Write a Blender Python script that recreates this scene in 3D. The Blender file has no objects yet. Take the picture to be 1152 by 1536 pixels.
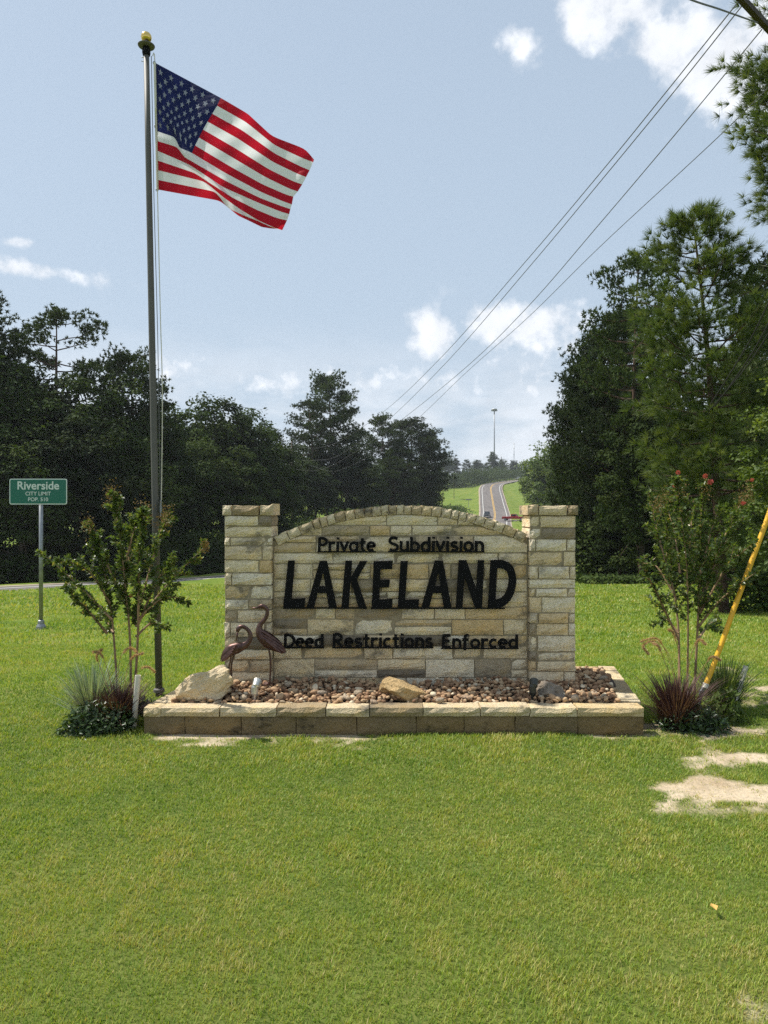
import bpy, bmesh, math, random
import numpy as np
from mathutils import Vector, Matrix, noise as mnoise

random.seed(7)
rng = np.random.default_rng(7)
S = bpy.context.scene
COL = S.collection
R = math.radians

# ------------------------------------------------------------------ camera, sky, sun, exposure
F = 1109.0                       # focal length of the phone lens in pixels of the 1152 x 1536 photograph
CAMH = 1.6
cam = bpy.data.cameras.new('camera')
cam.sensor_fit = 'VERTICAL'; cam.sensor_height = 36.0; cam.lens = 36.0 * F / 1536.0
cam.clip_start = 0.05; cam.clip_end = 5000
cam_o = bpy.data.objects.new('camera', cam); COL.objects.link(cam_o)
cam_o.location = (0, 0, CAMH); cam_o.rotation_euler = (R(90), 0, 0)
S.camera = cam_o

SUN_EL, SUN_AZ = R(58), R(-71)   # azimuth clockwise from +Y: the sun stands behind the wall, to the left
sun_dir = Vector((math.sin(SUN_AZ) * math.cos(SUN_EL), math.cos(SUN_AZ) * math.cos(SUN_EL), math.sin(SUN_EL)))

CLOUD_SHIFT = (2.1, 1.7, 0.9)
w = bpy.data.worlds.new('World'); S.world = w; w.use_nodes = True
def build_world():
    nt = w.node_tree; nt.nodes.clear()
    N = nt.nodes.new; L = nt.links.new
    out = N('ShaderNodeOutputWorld'); bg = N('ShaderNodeBackground'); bg.inputs[1].default_value = 0.088
    sky = N('ShaderNodeTexSky'); sky.sky_type = 'NISHITA'; sky.sun_disc = False
    sky.sun_elevation = SUN_EL; sky.sun_rotation = SUN_AZ
    sky.air_density = 1.0; sky.dust_density = 1.6; sky.ozone_density = 1.0; sky.altitude = 60
    geo = N('ShaderNodeTexCoord')
    sep = N('ShaderNodeSeparateXYZ'); L(geo.outputs['Generated'], sep.inputs[0])
    def M(op, a, b=None, c=None, clamp=False):
        n = N('ShaderNodeMath'); n.operation = op; n.use_clamp = clamp
        for i, v in enumerate((a, b, c)):
            if v is None: continue
            if isinstance(v, (int, float)): n.inputs[i].default_value = v
            else: L(v, n.inputs[i])
        return n.outputs[0]
    az = M('ARCTAN2', sep.outputs[0], sep.outputs[1])
    el = M('ARCSINE', sep.outputs[2])
    # cumulus: soft lobes at their bearings, broken up by noise
    n1 = N('ShaderNodeTexNoise'); n1.inputs['Scale'].default_value = 9.0; n1.inputs['Detail'].default_value = 9; n1.inputs['Roughness'].default_value = 0.56
    off1 = N('ShaderNodeMapping'); off1.inputs['Location'].default_value = CLOUD_SHIFT; L(geo.outputs['Generated'], off1.inputs[0]); L(off1.outputs[0], n1.inputs['Vector'])
    n2 = N('ShaderNodeTexNoise'); n2.inputs['Scale'].default_value = 26.0; n2.inputs['Detail'].default_value = 6; n2.inputs['Roughness'].default_value = 0.6
    L(geo.outputs['Generated'], n2.inputs['Vector'])
    nz = M('ADD', M('MULTIPLY', M('SUBTRACT', n1.outputs[0], 0.5), 3.6), M('MULTIPLY', M('SUBTRACT', n2.outputs[0], 0.5), 2.2))
    def ang(px, py):
        d = Vector(((px - 576) / F, 1, (768 - py) / F)).normalized()
        return math.atan2(d.x, d.y), math.asin(d.z)
    blobs = [(960, 0, 130, 50, 0.8), (1020, 60, 95, 40, 0.85), (1085, 95, 80, 45, 0.85), (1130, 135, 100, 55, 0.85), (1230, 60, 120, 90, 1.0),
             (783, 60, 46, 30, 0.64), (800, 480, 100, 42, 0.85), (652, 508, 40, 38, 0.8), (850, 505, 70, 40, 0.8), (745, 560, 150, 46, 0.6), (400, 560, 260, 34, 0.55), (50, 406, 80, 15, 0.95), (22, 362, 26, 9, 0.8),
             (620, -260, 260, 90, 1.0), (150, -420, 240, 90, 0.9)]
    field = None
    for px, py, rx, ry, amp in blobs:
        a, e = ang(px, py)
        dx = M('MULTIPLY', M('SUBTRACT', az, a), F / rx * 0.85); dy = M('MULTIPLY', M('SUBTRACT', el, e), F / ry * 0.85)
        d2 = M('ADD', M('MULTIPLY', dx, dx), M('MULTIPLY', dy, dy))
        v = M('MULTIPLY', M('POWER', 2.718, M('MULTIPLY', d2, -1.0)), amp * 1.55)
        field = v if field is None else M('MAXIMUM', field, v)
    dens = M('ADD', field, nz)
    mr = N('ShaderNodeMapRange'); mr.interpolation_type = 'SMOOTHSTEP'
    mr.inputs[1].default_value = 0.62; mr.inputs[2].default_value = 1.5
    L(dens, mr.inputs[0])
    keep = M('GREATER_THAN', field, 0.02)
    cl = M('MULTIPLY', mr.outputs[0], M('MULTIPLY', field, 1.6, clamp=True))
    # thin milky layer low over the horizon, all round
    nb = N('ShaderNodeTexNoise'); nb.inputs['Scale'].default_value = 7.0; nb.inputs['Detail'].default_value = 7; nb.inputs['Roughness'].default_value = 0.55
    mp = N('ShaderNodeMapping'); mp.inputs['Scale'].default_value = (1, 1, 3.2); L(geo.outputs['Generated'], mp.inputs[0]); L(mp.outputs[0], nb.inputs['Vector'])
    lowm = N('ShaderNodeMapRange'); lowm.interpolation_type = 'SMOOTHSTEP'
    lowm.inputs[1].default_value = 0.27; lowm.inputs[2].default_value = 0.09; L(el, lowm.inputs[0])
    band = N('ShaderNodeMapRange'); band.interpolation_type = 'SMOOTHSTEP'
    band.inputs[1].default_value = 0.30; band.inputs[2].default_value = 0.62; L(nb.outputs[0], band.inputs[0])
    bandv = M('MULTIPLY', M('MULTIPLY', lowm.outputs[0], band.outputs[0]), 0.72)
    cover = M('MAXIMUM', cl, bandv)
    # cloud brightness varies a little with its own thickness
    shade = N('ShaderNodeMapRange'); shade.inputs[1].default_value = 0.3; shade.inputs[2].default_value = 0.75; shade.inputs[3].default_value = 0.86; shade.inputs[4].default_value = 1.1
    L(n2.outputs[0], shade.inputs[0])
    ccol = N('ShaderNodeVectorMath'); ccol.operation = 'SCALE'; ccol.inputs[0].default_value = (7.9, 8.2, 8.7); L(shade.outputs[0], ccol.inputs['Scale'])
    # humid air: the blue is mixed towards a pale grey
    hz = N('ShaderNodeMix'); hz.data_type = 'RGBA'; hz.inputs['B'].default_value = (4.5, 5.5, 6.6, 1)
    hf = N('ShaderNodeMapRange'); hf.inputs[1].default_value = 0.0; hf.inputs[2].default_value = 0.75; hf.inputs[3].default_value = 0.92; hf.inputs[4].default_value = 0.66
    L(el, hf.inputs[0]); L(hf.outputs[0], hz.inputs['Factor']); L(sky.outputs[0], hz.inputs['A'])
    mx = N('ShaderNodeMix'); mx.data_type = 'RGBA'
    L(cover, mx.inputs['Factor']); L(hz.outputs['Result'], mx.inputs['A']); L(ccol.outputs[0], mx.inputs['B'])
    L(mx.outputs['Result'], bg.inputs[0]); L(bg.outputs[0], out.inputs[0])
build_world()

sl = bpy.data.lights.new('sun', 'SUN'); sl.energy = 4.2; sl.angle = R(0.55); sl.color = (1.0, 0.955, 0.87)
sun = bpy.data.objects.new('sun', sl); COL.objects.link(sun)
sun.rotation_euler = sun_dir.to_track_quat('Z', 'Y').to_euler(); sun.location = (-20, 20, 40)

S.view_settings.view_transform = 'Standard'; S.view_settings.look = 'None'
S.view_settings.exposure = 0.5; S.view_settings.gamma = 1.0; S.view_settings.use_curve_mapping = False
S.render.engine = 'CYCLES'
S.cycles.max_bounces = 6; S.cycles.diffuse_bounces = 3; S.cycles.glossy_bounces = 2; S.cycles.transmission_bounces = 3
S.cycles.transparent_max_bounces = 4; S.cycles.volume_bounces = 0
S.cycles.caustics_reflective = False; S.cycles.caustics_refractive = False
S.cycles.use_denoising = False
S.cycles.sample_clamp_indirect = 6

def P(px, py, y):
    """point at depth y that the photograph shows at pixel (px, py)"""
    return Vector(((px - 576) / F * y, y, CAMH - (py - 768) / F * y))

# ------------------------------------------------------------------ helpers
def link(o, parent=None):
    COL.objects.link(o)
    if parent is not None: o.parent = parent
    return o

def tag(o, label=None, cat=None, group=None, kind=None):
    if label: o['label'] = label
    if cat: o['category'] = cat
    if group: o['group'] = group
    if kind: o['kind'] = kind
    return o

def empty(name, loc=(0, 0, 0), rz=0.0, label=None, cat=None, group=None):
    o = bpy.data.objects.new(name, None); o.empty_display_size = 0.2
    COL.objects.link(o); o.location = loc; o.rotation_euler = (0, 0, rz)
    return tag(o, label, cat, group)

def npmesh(name, V, Fc, mat=None, parent=None, smooth=False, tint=None, loc=None, attr='tint'):
    """V (n,3); Fc (m,3|4) array, or a list of such arrays / of index tuples"""
    me = bpy.data.meshes.new(name)
    V = np.asarray(V, dtype=np.float32)
    if isinstance(Fc, np.ndarray): Fc = [Fc]
    if len(Fc) and not isinstance(Fc[0], np.ndarray):
        idx = np.array([i for f in Fc for i in f], dtype=np.int32)
        tot = np.array([len(f) for f in Fc], dtype=np.int32)
    else:
        idx = np.concatenate([f.ravel() for f in Fc]).astype(np.int32)
        tot = np.concatenate([np.full(len(f), f.shape[1]) for f in Fc]).astype(np.int32)
    me.vertices.add(len(V)); me.vertices.foreach_set('co', V.ravel())
    me.loops.add(len(idx)); me.loops.foreach_set('vertex_index', idx)
    st = np.zeros(len(tot), dtype=np.int32); st[1:] = np.cumsum(tot)[:-1]
    me.polygons.add(len(tot)); me.polygons.foreach_set('loop_start', st)
    me.polygons.foreach_set('use_smooth', np.full(len(tot), bool(smooth)))
    if tint is not None:
        a = me.attributes.new(attr, 'FLOAT', 'POINT'); a.data.foreach_set('value', np.asarray(tint, dtype=np.float32))
    if mat: me.materials.append(mat)
    me.update(calc_edges=True); me.validate(verbose=False)
    o = bpy.data.objects.new(name, me)
    if loc is not None: o.location = loc
    return link(o, parent)

class MB:
    """collects primitive shapes for ONE mesh object"""
    def __init__(s): s.v = []; s.f = []
    def add(s, vs, fs):
        b = len(s.v); s.v += [tuple(v) for v in vs]; s.f += [tuple(i + b for i in f) for f in fs]; return s
    def box(s, c, d, rz=0.0):
        cx, cy, cz = c; a, b, h = d[0] / 2, d[1] / 2, d[2] / 2
        ca, sa = math.cos(rz), math.sin(rz)
        vs = [(cx + x * ca - y * sa, cy + x * sa + y * ca, cz + z) for z in (-h, h) for x, y in ((-a, -b), (a, -b), (a, b), (-a, b))]
        return s.add(vs, [(3, 2, 1, 0), (4, 5, 6, 7), (0, 1, 5, 4), (1, 2, 6, 5), (2, 3, 7, 6), (3, 0, 4, 7)])
    def tube(s, pts, rad, n=8, cap=True, flat=1.0, flat_axis=None):
        pts = [Vector(p) for p in pts]
        if not hasattr(rad, '__len__'): rad = [rad] * len(pts)
        up = Vector((0.31, 0.21, 0.93)); rings = []; b = len(s.v)
        t0 = (pts[1] - pts[0]).normalized()
        u = t0.cross(up); u = u.normalized() if u.length > 1e-3 else Vector((1, 0, 0))
        for i, p in enumerate(pts):
            t = (pts[min(i + 1, len(pts) - 1)] - pts[max(i - 1, 0)])
            t = t.normalized() if t.length > 1e-9 else t0
            u = (u - t * u.dot(t)); u = u.normalized() if u.length > 1e-6 else t.orthogonal().normalized()
            vv = t.cross(u)
            for k in range(n):
                a = 2 * math.pi * k / n
                q = u * math.cos(a) + vv * math.sin(a)
                if flat_axis is not None: q = q - flat_axis * (q.dot(flat_axis) * (1 - flat))
                s.v.append(tuple(p + q * rad[i]))
        for i in range(len(pts) - 1):
            for k in range(n):
                k2 = (k + 1) % n
                s.f.append((b + i * n + k, b + i * n + k2, b + (i + 1) * n + k2, b + (i + 1) * n + k))
        if cap:
            s.f.append(tuple(b + k for k in reversed(range(n))))
            e = b + (len(pts) - 1) * n; s.f.append(tuple(e + k for k in range(n)))
        return s
    def lathe(s, prof, c=(0, 0, 0), n=16):
        b = len(s.v)
        for r, z in prof:
            for k in range(n):
                a = 2 * math.pi * k / n
                s.v.append((c[0] + r * math.cos(a), c[1] + r * math.sin(a), c[2] + z))
        for i in range(len(prof) - 1):
            for k in range(n):
                k2 = (k + 1) % n
                s.f.append((b + i * n + k, b + i * n + k2, b + (i + 1) * n + k2, b + (i + 1) * n + k))
        s.f.append(tuple(b + k for k in reversed(range(n)))); e = b + (len(prof) - 1) * n
        s.f.append(tuple(e + k for k in range(n)))
        return s
    def prism(s, poly, y0, y1, axis='y'):
        """polygon (x,z) extruded from y0 to y1"""
        n = len(poly); b = len(s.v)
        for y in (y0, y1):
            for x, z in poly: s.v.append((x, y, z) if axis == 'y' else (y, x, z))
        s.f.append(tuple(b + i for i in range(n))); s.f.append(tuple(b + n + i for i in reversed(range(n))))
        for i in range(n):
            j = (i + 1) % n; s.f.append((b + i, b + n + i, b + n + j, b + j))
        return s
    def build(s, name, mat=None, parent=None, smooth=False, loc=None, bevel=0.0, fix=True):
        me = bpy.data.meshes.new(name); me.from_pydata(s.v, [], s.f)
        if fix:
            bm = bmesh.new(); bm.from_mesh(me)
            bmesh.ops.recalc_face_normals(bm, faces=bm.faces); bm.to_mesh(me); bm.free()
        if smooth: me.polygons.foreach_set('use_smooth', [True] * len(me.polygons))
        if mat: me.materials.append(mat)
        me.update()
        o = bpy.data.objects.new(name, me)
        if loc is not None: o.location = loc
        if bevel:
            m = o.modifiers.new('bevel', 'BEVEL'); m.width = bevel; m.segments = 2; m.limit_method = 'ANGLE'; m.angle_limit = R(40)
        return link(o, parent)

def copy_tree(root, name=None):
    r = root.copy(); COL.objects.link(r)
    for ch in root.children:
        c = ch.copy(); COL.objects.link(c); c.parent = r
        for g in ch.children:
            d = g.copy(); COL.objects.link(d); d.parent = c
    return r

def catmull(pts, n=6):
    pts = [Vector(p) for p in pts]; out = []
    for i in range(len(pts) - 1):
        p0 = pts[max(i - 1, 0)]; p1 = pts[i]; p2 = pts[i + 1]; p3 = pts[min(i + 2, len(pts) - 1)]
        for k in range(n):
            t = k / n
            out.append(0.5 * ((2 * p1) + (p2 - p0) * t + (2 * p0 - 5 * p1 + 4 * p2 - p3) * t * t + (3 * p1 - p0 - 3 * p2 + p3) * t ** 3))
    out.append(pts[-1]); return out

# ------------------------------------------------------------------ materials
def nmat(name):
    m = bpy.data.materials.new(name); m.use_nodes = True
    nt = m.node_tree; b = nt.nodes['Principled BSDF']; o = nt.nodes['Material Output']
    return m, nt, b, o

def ramp(nt, stops, interp='LINEAR'):
    r = nt.nodes.new('ShaderNodeValToRGB'); e = r.color_ramp; e.interpolation = interp
    while len(e.elements) > 1: e.elements.remove(e.elements[-1])
    e.elements[0].position = stops[0][0]; e.elements[0].color = (*stops[0][1], 1)
    for p, c in stops[1:]:
        k = e.elements.new(p); k.color = (*c, 1)
    return r

def mixc(nt, fac, a, b, mode='MIX'):
    m = nt.nodes.new('ShaderNodeMix'); m.data_type = 'RGBA'; m.blend_type = mode
    for sock, v in (('Factor', fac), ('A', a), ('B', b)):
        if isinstance(v, (int, float)): m.inputs[sock].default_value = v
        elif isinstance(v, tuple): m.inputs[sock].default_value = (*v, 1)
        else: nt.links.new(v, m.inputs[sock])
    return m.outputs['Result']

def tex(nt, scale, detail=5, rough=0.55, coord='Object', stretch=None):
    tc = nt.nodes.new('ShaderNodeTexCoord'); n = nt.nodes.new('ShaderNodeTexNoise')
    n.inputs['Scale'].default_value = scale; n.inputs['Detail'].default_value = detail; n.inputs['Roughness'].default_value = rough
    src = tc.outputs[coord] if coord != 'World' else nt.nodes.new('ShaderNodeNewGeometry').outputs['Position']
    if stretch:
        mp = nt.nodes.new('ShaderNodeMapping'); mp.inputs['Scale'].default_value = stretch
        nt.links.new(src, mp.inputs[0]); src = mp.outputs[0]
    nt.links.new(src, n.inputs['Vector'])
    return n.outputs['Fac']

def bump(nt, b, h, strength=0.4, dist=0.01):
    n = nt.nodes.new('ShaderNodeBump'); n.inputs['Strength'].default_value = strength; n.inputs['Distance'].default_value = dist
    nt.links.new(h, n.inputs['Height']); nt.links.new(n.outputs[0], b.inputs['Normal'])

def simple(name, col, rough=0.6, metal=0.0, var=0.0, scale=8.0, bmp=0.0, spec=0.5):
    m, nt, b, o = nmat(name)
    b.inputs['Roughness'].default_value = rough; b.inputs['Metallic'].default_value = metal
    b.inputs['Specular IOR Level'].default_value = spec
    if var:
        f = tex(nt, scale)
        r = ramp(nt, [(0.3, tuple(c * (1 - var) for c in col)), (0.7, tuple(min(1, c * (1 + var)) for c in col))])
        nt.links.new(f, r.inputs[0]); nt.links.new(r.outputs[0], b.inputs['Base Color'])
        if bmp: bump(nt, b, f, bmp, 0.01)
    else:
        b.inputs['Base Color'].default_value = (*col, 1)
    return m

def leafmat(name, stops, rough=0.55, trans=0.3, spec=0.35, objvar=0.0):
    """foliage: colour by each leaf's own tint, some light passing through"""
    m, nt, b, o = nmat(name)
    at = nt.nodes.new('ShaderNodeAttribute'); at.attribute_name = 'tint'
    r = ramp(nt, stops); nt.links.new(at.outputs['Fac'], r.inputs[0])
    col = r.outputs[0]
    if objvar:
        oi = nt.nodes.new('ShaderNodeObjectInfo')
        rr = ramp(nt, [(0, (1 - objvar,) * 3), (1, (1 + objvar, 1 + objvar * 0.9, 1 - objvar * 0.3))]); nt.links.new(oi.outputs['Random'], rr.inputs[0])
        col = mixc(nt, 1.0, col, rr.outputs[0], 'MULTIPLY')
    nt.links.new(col, b.inputs['Base Color']); b.inputs['Roughness'].default_value = rough
    b.inputs['Specular IOR Level'].default_value = spec
    if trans:
        t = nt.nodes.new('ShaderNodeBsdfTranslucent')
        tcol = mixc(nt, 1.0, col, (1.5, 1.45, 0.55), 'MULTIPLY'); nt.links.new(tcol, t.inputs[0])
        ms = nt.nodes.new('ShaderNodeMixShader'); ms.inputs[0].default_value = trans
        nt.links.new(b.outputs[0], ms.inputs[1]); nt.links.new(t.outputs[0], ms.inputs[2]); nt.links.new(ms.outputs[0], o.inputs[0])
    return m

def stone_mat(name, stops, lichen=0.45, coat=(0.10, 0.095, 0.085), scale=7.0):
    """cut limestone: each piece takes its own tone, with grain, pits and grey weathering"""
    m, nt, b, o = nmat(name)
    oi = nt.nodes.new('ShaderNodeObjectInfo')
    r = ramp(nt, stops); nt.links.new(oi.outputs['Random'], r.inputs[0])
    f1 = tex(nt, scale, 6, 0.62); 
    warm = ramp(nt, [(0.33, (0.84, 0.78, 0.68)), (0.5, (1.03, 1, 0.97)), (0.7, (1.14, 1.03, 0.84))]); nt.links.new(f1, warm.inputs[0])
    c = mixc(nt, 1.0, r.outputs[0], warm.outputs[0], 'MULTIPLY')
    f2 = tex(nt, 3.6, 9, 0.72, coord='World', stretch=(1, 1, 1.5))
    lm = ramp(nt, [(0.55, (0, 0, 0)), (0.66, (1, 1, 1))]); nt.links.new(f2, lm.inputs[0])
    mu = nt.nodes.new('ShaderNodeMath'); mu.operation = 'MULTIPLY'; mu.inputs[1].default_value = lichen; nt.links.new(lm.outputs[0], mu.inputs[0])
    c = mixc(nt, mu.outputs[0], c, coat)
    f3 = tex(nt, 75, 4, 0.6)
    pit = ramp(nt, [(0.34, (0.72, 0.7, 0.66)), (0.5, (1, 1, 1))]); nt.links.new(f3, pit.inputs[0])
    c = mixc(nt, 1.0, c, pit.outputs[0], 'MULTIPLY')
    nt.links.new(c, b.inputs['Base Color']); b.inputs['Roughness'].default_value = 0.9; b.inputs['Specular IOR Level'].default_value = 0.2
    h = nt.nodes.new('ShaderNodeMath'); h.operation = 'ADD'
    s1 = tex(nt, 22, 6, 0.65); nt.links.new(s1, h.inputs[0]); nt.links.new(f3, h.inputs[1])
    bump(nt, b, h.outputs[0], 0.9, 0.02)
    return m

WALL_STOPS = [(0.0, (0.72, 0.57, 0.34)), (0.12, (0.86, 0.75, 0.54)), (0.26, (0.70, 0.52, 0.28)), (0.38, (0.88, 0.80, 0.63)), (0.52, (0.80, 0.66, 0.44)), (0.68, (0.89, 0.81, 0.65)), (0.8, (0.68, 0.55, 0.36)), (0.89, (0.47, 0.39, 0.27)), (0.96, (0.28, 0.24, 0.185)), (1.0, (0.16, 0.14, 0.11))]
M = {}
M['wall_stone'] = stone_mat('cut_limestone', WALL_STOPS, 0.68)
M['cap_stone'] = stone_mat('limestone_cap', [(0, (0.64, 0.50, 0.28)), (0.4, (0.76, 0.67, 0.49)), (0.75, (0.64, 0.52, 0.34)), (1, (0.34, 0.27, 0.17))], 0.85)
M['block_stone'] = stone_mat('planter_block_stone', [(0, (0.25, 0.18, 0.09)), (0.5, (0.29, 0.215, 0.12)), (1, (0.16, 0.125, 0.075))], 0.85, (0.045, 0.038, 0.028))
M['mortar'] = simple('mortar', (0.30, 0.245, 0.165), 0.95, var=0.25, scale=30, bmp=0.4, spec=0.1)
M['black_metal'] = simple('black_painted_metal', (0.006, 0.006, 0.0065), 0.7, var=0.2, scale=40, spec=0.12)
M['copper'] = None

def copper():
    m, nt, b, o = nmat('aged_copper')
    f = tex(nt, 26, 5, 0.6)
    r = ramp(nt, [(0.3, (0.06, 0.034, 0.03)), (0.55, (0.13, 0.072, 0.06)), (0.75, (0.10, 0.07, 0.078))]); nt.links.new(f, r.inputs[0])
    nt.links.new(r.outputs[0], b.inputs['Base Color']); b.inputs['Metallic'].default_value = 0.75; b.inputs['Roughness'].default_value = 0.42
    bump(nt, b, f, 0.25, 0.004); return m
M['copper'] = copper()
M['galv'] = simple('galvanised_steel', (0.30, 0.31, 0.32), 0.5, 0.85, var=0.2, scale=14)
M['pole'] = simple('grey_anodised_pole', (0.105, 0.10, 0.09), 0.6, 0.15, var=0.12, scale=4)
M['gold'] = simple('gilt_ball', (0.75, 0.53, 0.16), 0.2, 1.0)
M['white_paint'] = simple('white_plastic', (0.64, 0.60, 0.50), 0.55, var=0.1, scale=18)
M['yellow'] = simple('yellow_plastic_guard', (0.78, 0.42, 0.015), 0.42, var=0.07, scale=9)
M['wire'] = simple('wire_strand', (0.13, 0.13, 0.135), 0.6, 0.3)
M['creosote'] = simple('creosoted_wood', (0.05, 0.036, 0.026), 0.85, var=0.3, scale=12, bmp=0.4)
M['green_sign'] = simple('green_sign_sheet', (0.0, 0.125, 0.085), 0.4, var=0.04, scale=3)
M['white_sign'] = simple('white_sign_sheet', (0.62, 0.68, 0.66), 0.45)
M['bark'] = simple('grey_brown_bark', (0.085, 0.065, 0.05), 0.95, var=0.45, scale=9, bmp=0.7, spec=0.1)
M['pine_bark'] = simple('pine_bark', (0.085, 0.055, 0.04), 0.95, var=0.45, scale=7, bmp=0.8, spec=0.1)
M['tan_bark'] = simple('smooth_tan_bark', (0.27, 0.17, 0.09), 0.75, var=0.3, scale=14, bmp=0.2)
M['glass'] = simple('dark_car_glass', (0.02, 0.025, 0.03), 0.08)
M['rubber'] = simple('tyre_rubber', (0.02, 0.02, 0.02), 0.85)

M['lawn_blade'] = leafmat('lawn_blade', [(0.0, (0.105, 0.20, 0.022)), (0.3, (0.21, 0.31, 0.036)), (0.58, (0.31, 0.37, 0.055)), (0.8, (0.39, 0.375, 0.09)), (1.0, (0.50, 0.42, 0.18))], 0.5, 0.32, 0.35)
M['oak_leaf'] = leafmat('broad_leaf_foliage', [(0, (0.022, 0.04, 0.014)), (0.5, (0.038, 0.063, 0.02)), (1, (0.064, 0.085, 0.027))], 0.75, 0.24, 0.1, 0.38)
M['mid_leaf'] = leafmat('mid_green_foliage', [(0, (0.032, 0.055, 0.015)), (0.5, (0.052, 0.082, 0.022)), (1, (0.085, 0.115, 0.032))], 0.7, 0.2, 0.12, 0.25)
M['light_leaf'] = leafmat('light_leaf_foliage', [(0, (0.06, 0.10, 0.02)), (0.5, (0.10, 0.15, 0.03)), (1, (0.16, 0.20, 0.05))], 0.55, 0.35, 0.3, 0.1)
M['pine_needle'] = leafmat('dark_pine_needles', [(0, (0.023, 0.042, 0.016)), (0.5, (0.04, 0.066, 0.024)), (1, (0.066, 0.09, 0.032))], 0.7, 0.2, 0.12, 0.35)
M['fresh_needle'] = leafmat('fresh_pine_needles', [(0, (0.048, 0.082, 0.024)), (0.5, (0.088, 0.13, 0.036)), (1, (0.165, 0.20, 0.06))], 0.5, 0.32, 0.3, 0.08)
M['myrtle_leaf'] = leafmat('glossy_myrtle_leaf', [(0, (0.05, 0.088, 0.026)), (0.55, (0.10, 0.15, 0.04)), (0.85, (0.165, 0.195, 0.055)), (1, (0.27, 0.22, 0.08))], 0.38, 0.42, 0.5)
M['seed'] = leafmat('myrtle_seed_heads', [(0, (0.13, 0.10, 0.035)), (1, (0.24, 0.15, 0.06))], 0.7, 0.15, 0.2)
M['bloom'] = leafmat('red_myrtle_bloom', [(0, (0.40, 0.06, 0.065)), (1, (0.52, 0.16, 0.14))], 0.6, 0.3, 0.2)
M['shrub_leaf'] = leafmat('dark_shrub_leaf', [(0, (0.02, 0.04, 0.012)), (0.6, (0.045, 0.085, 0.022)), (1, (0.10, 0.15, 0.04))], 0.35, 0.2, 0.5)
M['purple_grass'] = leafmat('purple_grass_blade', [(0, (0.045, 0.02, 0.024)), (0.6, (0.085, 0.042, 0.042)), (1, (0.19, 0.115, 0.085))], 0.55, 0.2, 0.3)
M['plume'] = leafmat('tan_grass_plume', [(0, (0.36, 0.22, 0.13)), (1, (0.55, 0.40, 0.24))], 0.7, 0.35, 0.1)
M['blue_grass'] = leafmat('pale_blue_grass_blade', [(0, (0.13, 0.19, 0.11)), (0.6, (0.24, 0.31, 0.21)), (1, (0.42, 0.46, 0.32))], 0.5, 0.25, 0.3)
M['green_grass'] = leafmat('green_grass_blade', [(0, (0.05, 0.085, 0.025)), (0.6, (0.09, 0.14, 0.04)), (1, (0.2, 0.22, 0.09))], 0.5, 0.25, 0.3)

# ------------------------------------------------------------------ ground
ROAD = [Vector(p) for p in ((-60, -22, 0.4), (-40, 0, -0.5), (-26, 16, -1.3), (-14.2, 30.8, -1.80), (-6.6, 41, -2.22), (1.5, 56, -2.3), (10, 85, -1.9), (18, 130, -1.7), (26, 178, -1.1), (33.3, 222, 0.65), (39.0, 266, 6.2), (45, 310, 12.2), (54, 345, 15.2), (73, 385, 18.4), (104, 432, 21.2), (150, 490, 24), (230, 560, 27), (330, 640, 29))]
ROADC = catmull(ROAD, 14)
RC = np.array([tuple(p) for p in ROADC])
prof_y = np.array([-200, 8, 24, 36, 60, 100, 165, 205, 222, 266, 310, 345, 385, 432, 490, 600, 1000, 2500])
prof_z = np.array([0, 0, -0.90, -1.28, -1.9, -1.6, -1.2, -0.2, 0.6, 6.1, 12.0, 15.0, 18.2, 21.0, 24.0, 26.5, 30, 34])
_ys = np.arange(-200, 2500, 1.0); _zs = np.interp(_ys, prof_y, prof_z)
_k = np.ones(9) / 9; _zs = np.convolve(np.pad(_zs, 4, mode='edge'), _k, mode='valid')
def H(x, y):
    x = np.asarray(x, dtype=float); y = np.asarray(y, dtype=float)
    z = np.interp(y, _ys, _zs)
    far = np.clip((np.hypot(x, y) - 40) / 200, 0, 1)
    z = z + far * (0.9 * np.sin(x * 0.021 + 1) * np.sin(y * 0.017) )
    lump = np.clip((np.hypot(x, y) - 7) / 6, 0, 1) * np.clip((60 - y) / 40, 0, 1)
    z = z + lump * 0.06 * np.sin(x * 0.9 + y * 0.35) * np.sin(y * 0.55 - x * 0.2)
    sh = x.shape; xf = x.ravel(); yf = y.ravel(); zf = z.ravel().copy()
    d = np.full(xf.shape, 1e9); rz = np.zeros(xf.shape); sd_ = np.zeros(xf.shape)
    for i in range(len(RC) - 1):
        a, b = RC[i], RC[i + 1]; ab = b[:2] - a[:2]; L2 = ab.dot(ab) + 1e-12
        t = np.clip(((xf - a[0]) * ab[0] + (yf - a[1]) * ab[1]) / L2, 0, 1)
        dd = np.hypot(xf - a[0] - t * ab[0], yf - a[1] - t * ab[1])
        m = dd < d; d[m] = dd[m]; sd_[m] = np.sign(ab[0] * (yf - a[1]) - ab[1] * (xf - a[0]))[m]; rz[m] = (a[2] + t * (b[2] - a[2]))[m]
    zf = zf - 1.35 * (sd_ > 0) * np.clip((d - 4.8) / 2.5, 0, 1) * np.clip((95 - yf) / 40, 0, 1) * np.clip((yf + 5) / 15, 0, 1)
    wgt = np.clip((d - 4.75) / 1.9, 0, 1); wgt = wgt * wgt * (3 - 2 * wgt)
    return (zf * wgt + (rz - 0.10) * (1 - wgt)).reshape(sh)
def h1(x, y): return float(H(np.array([x]), np.array([y]))[0])

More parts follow.
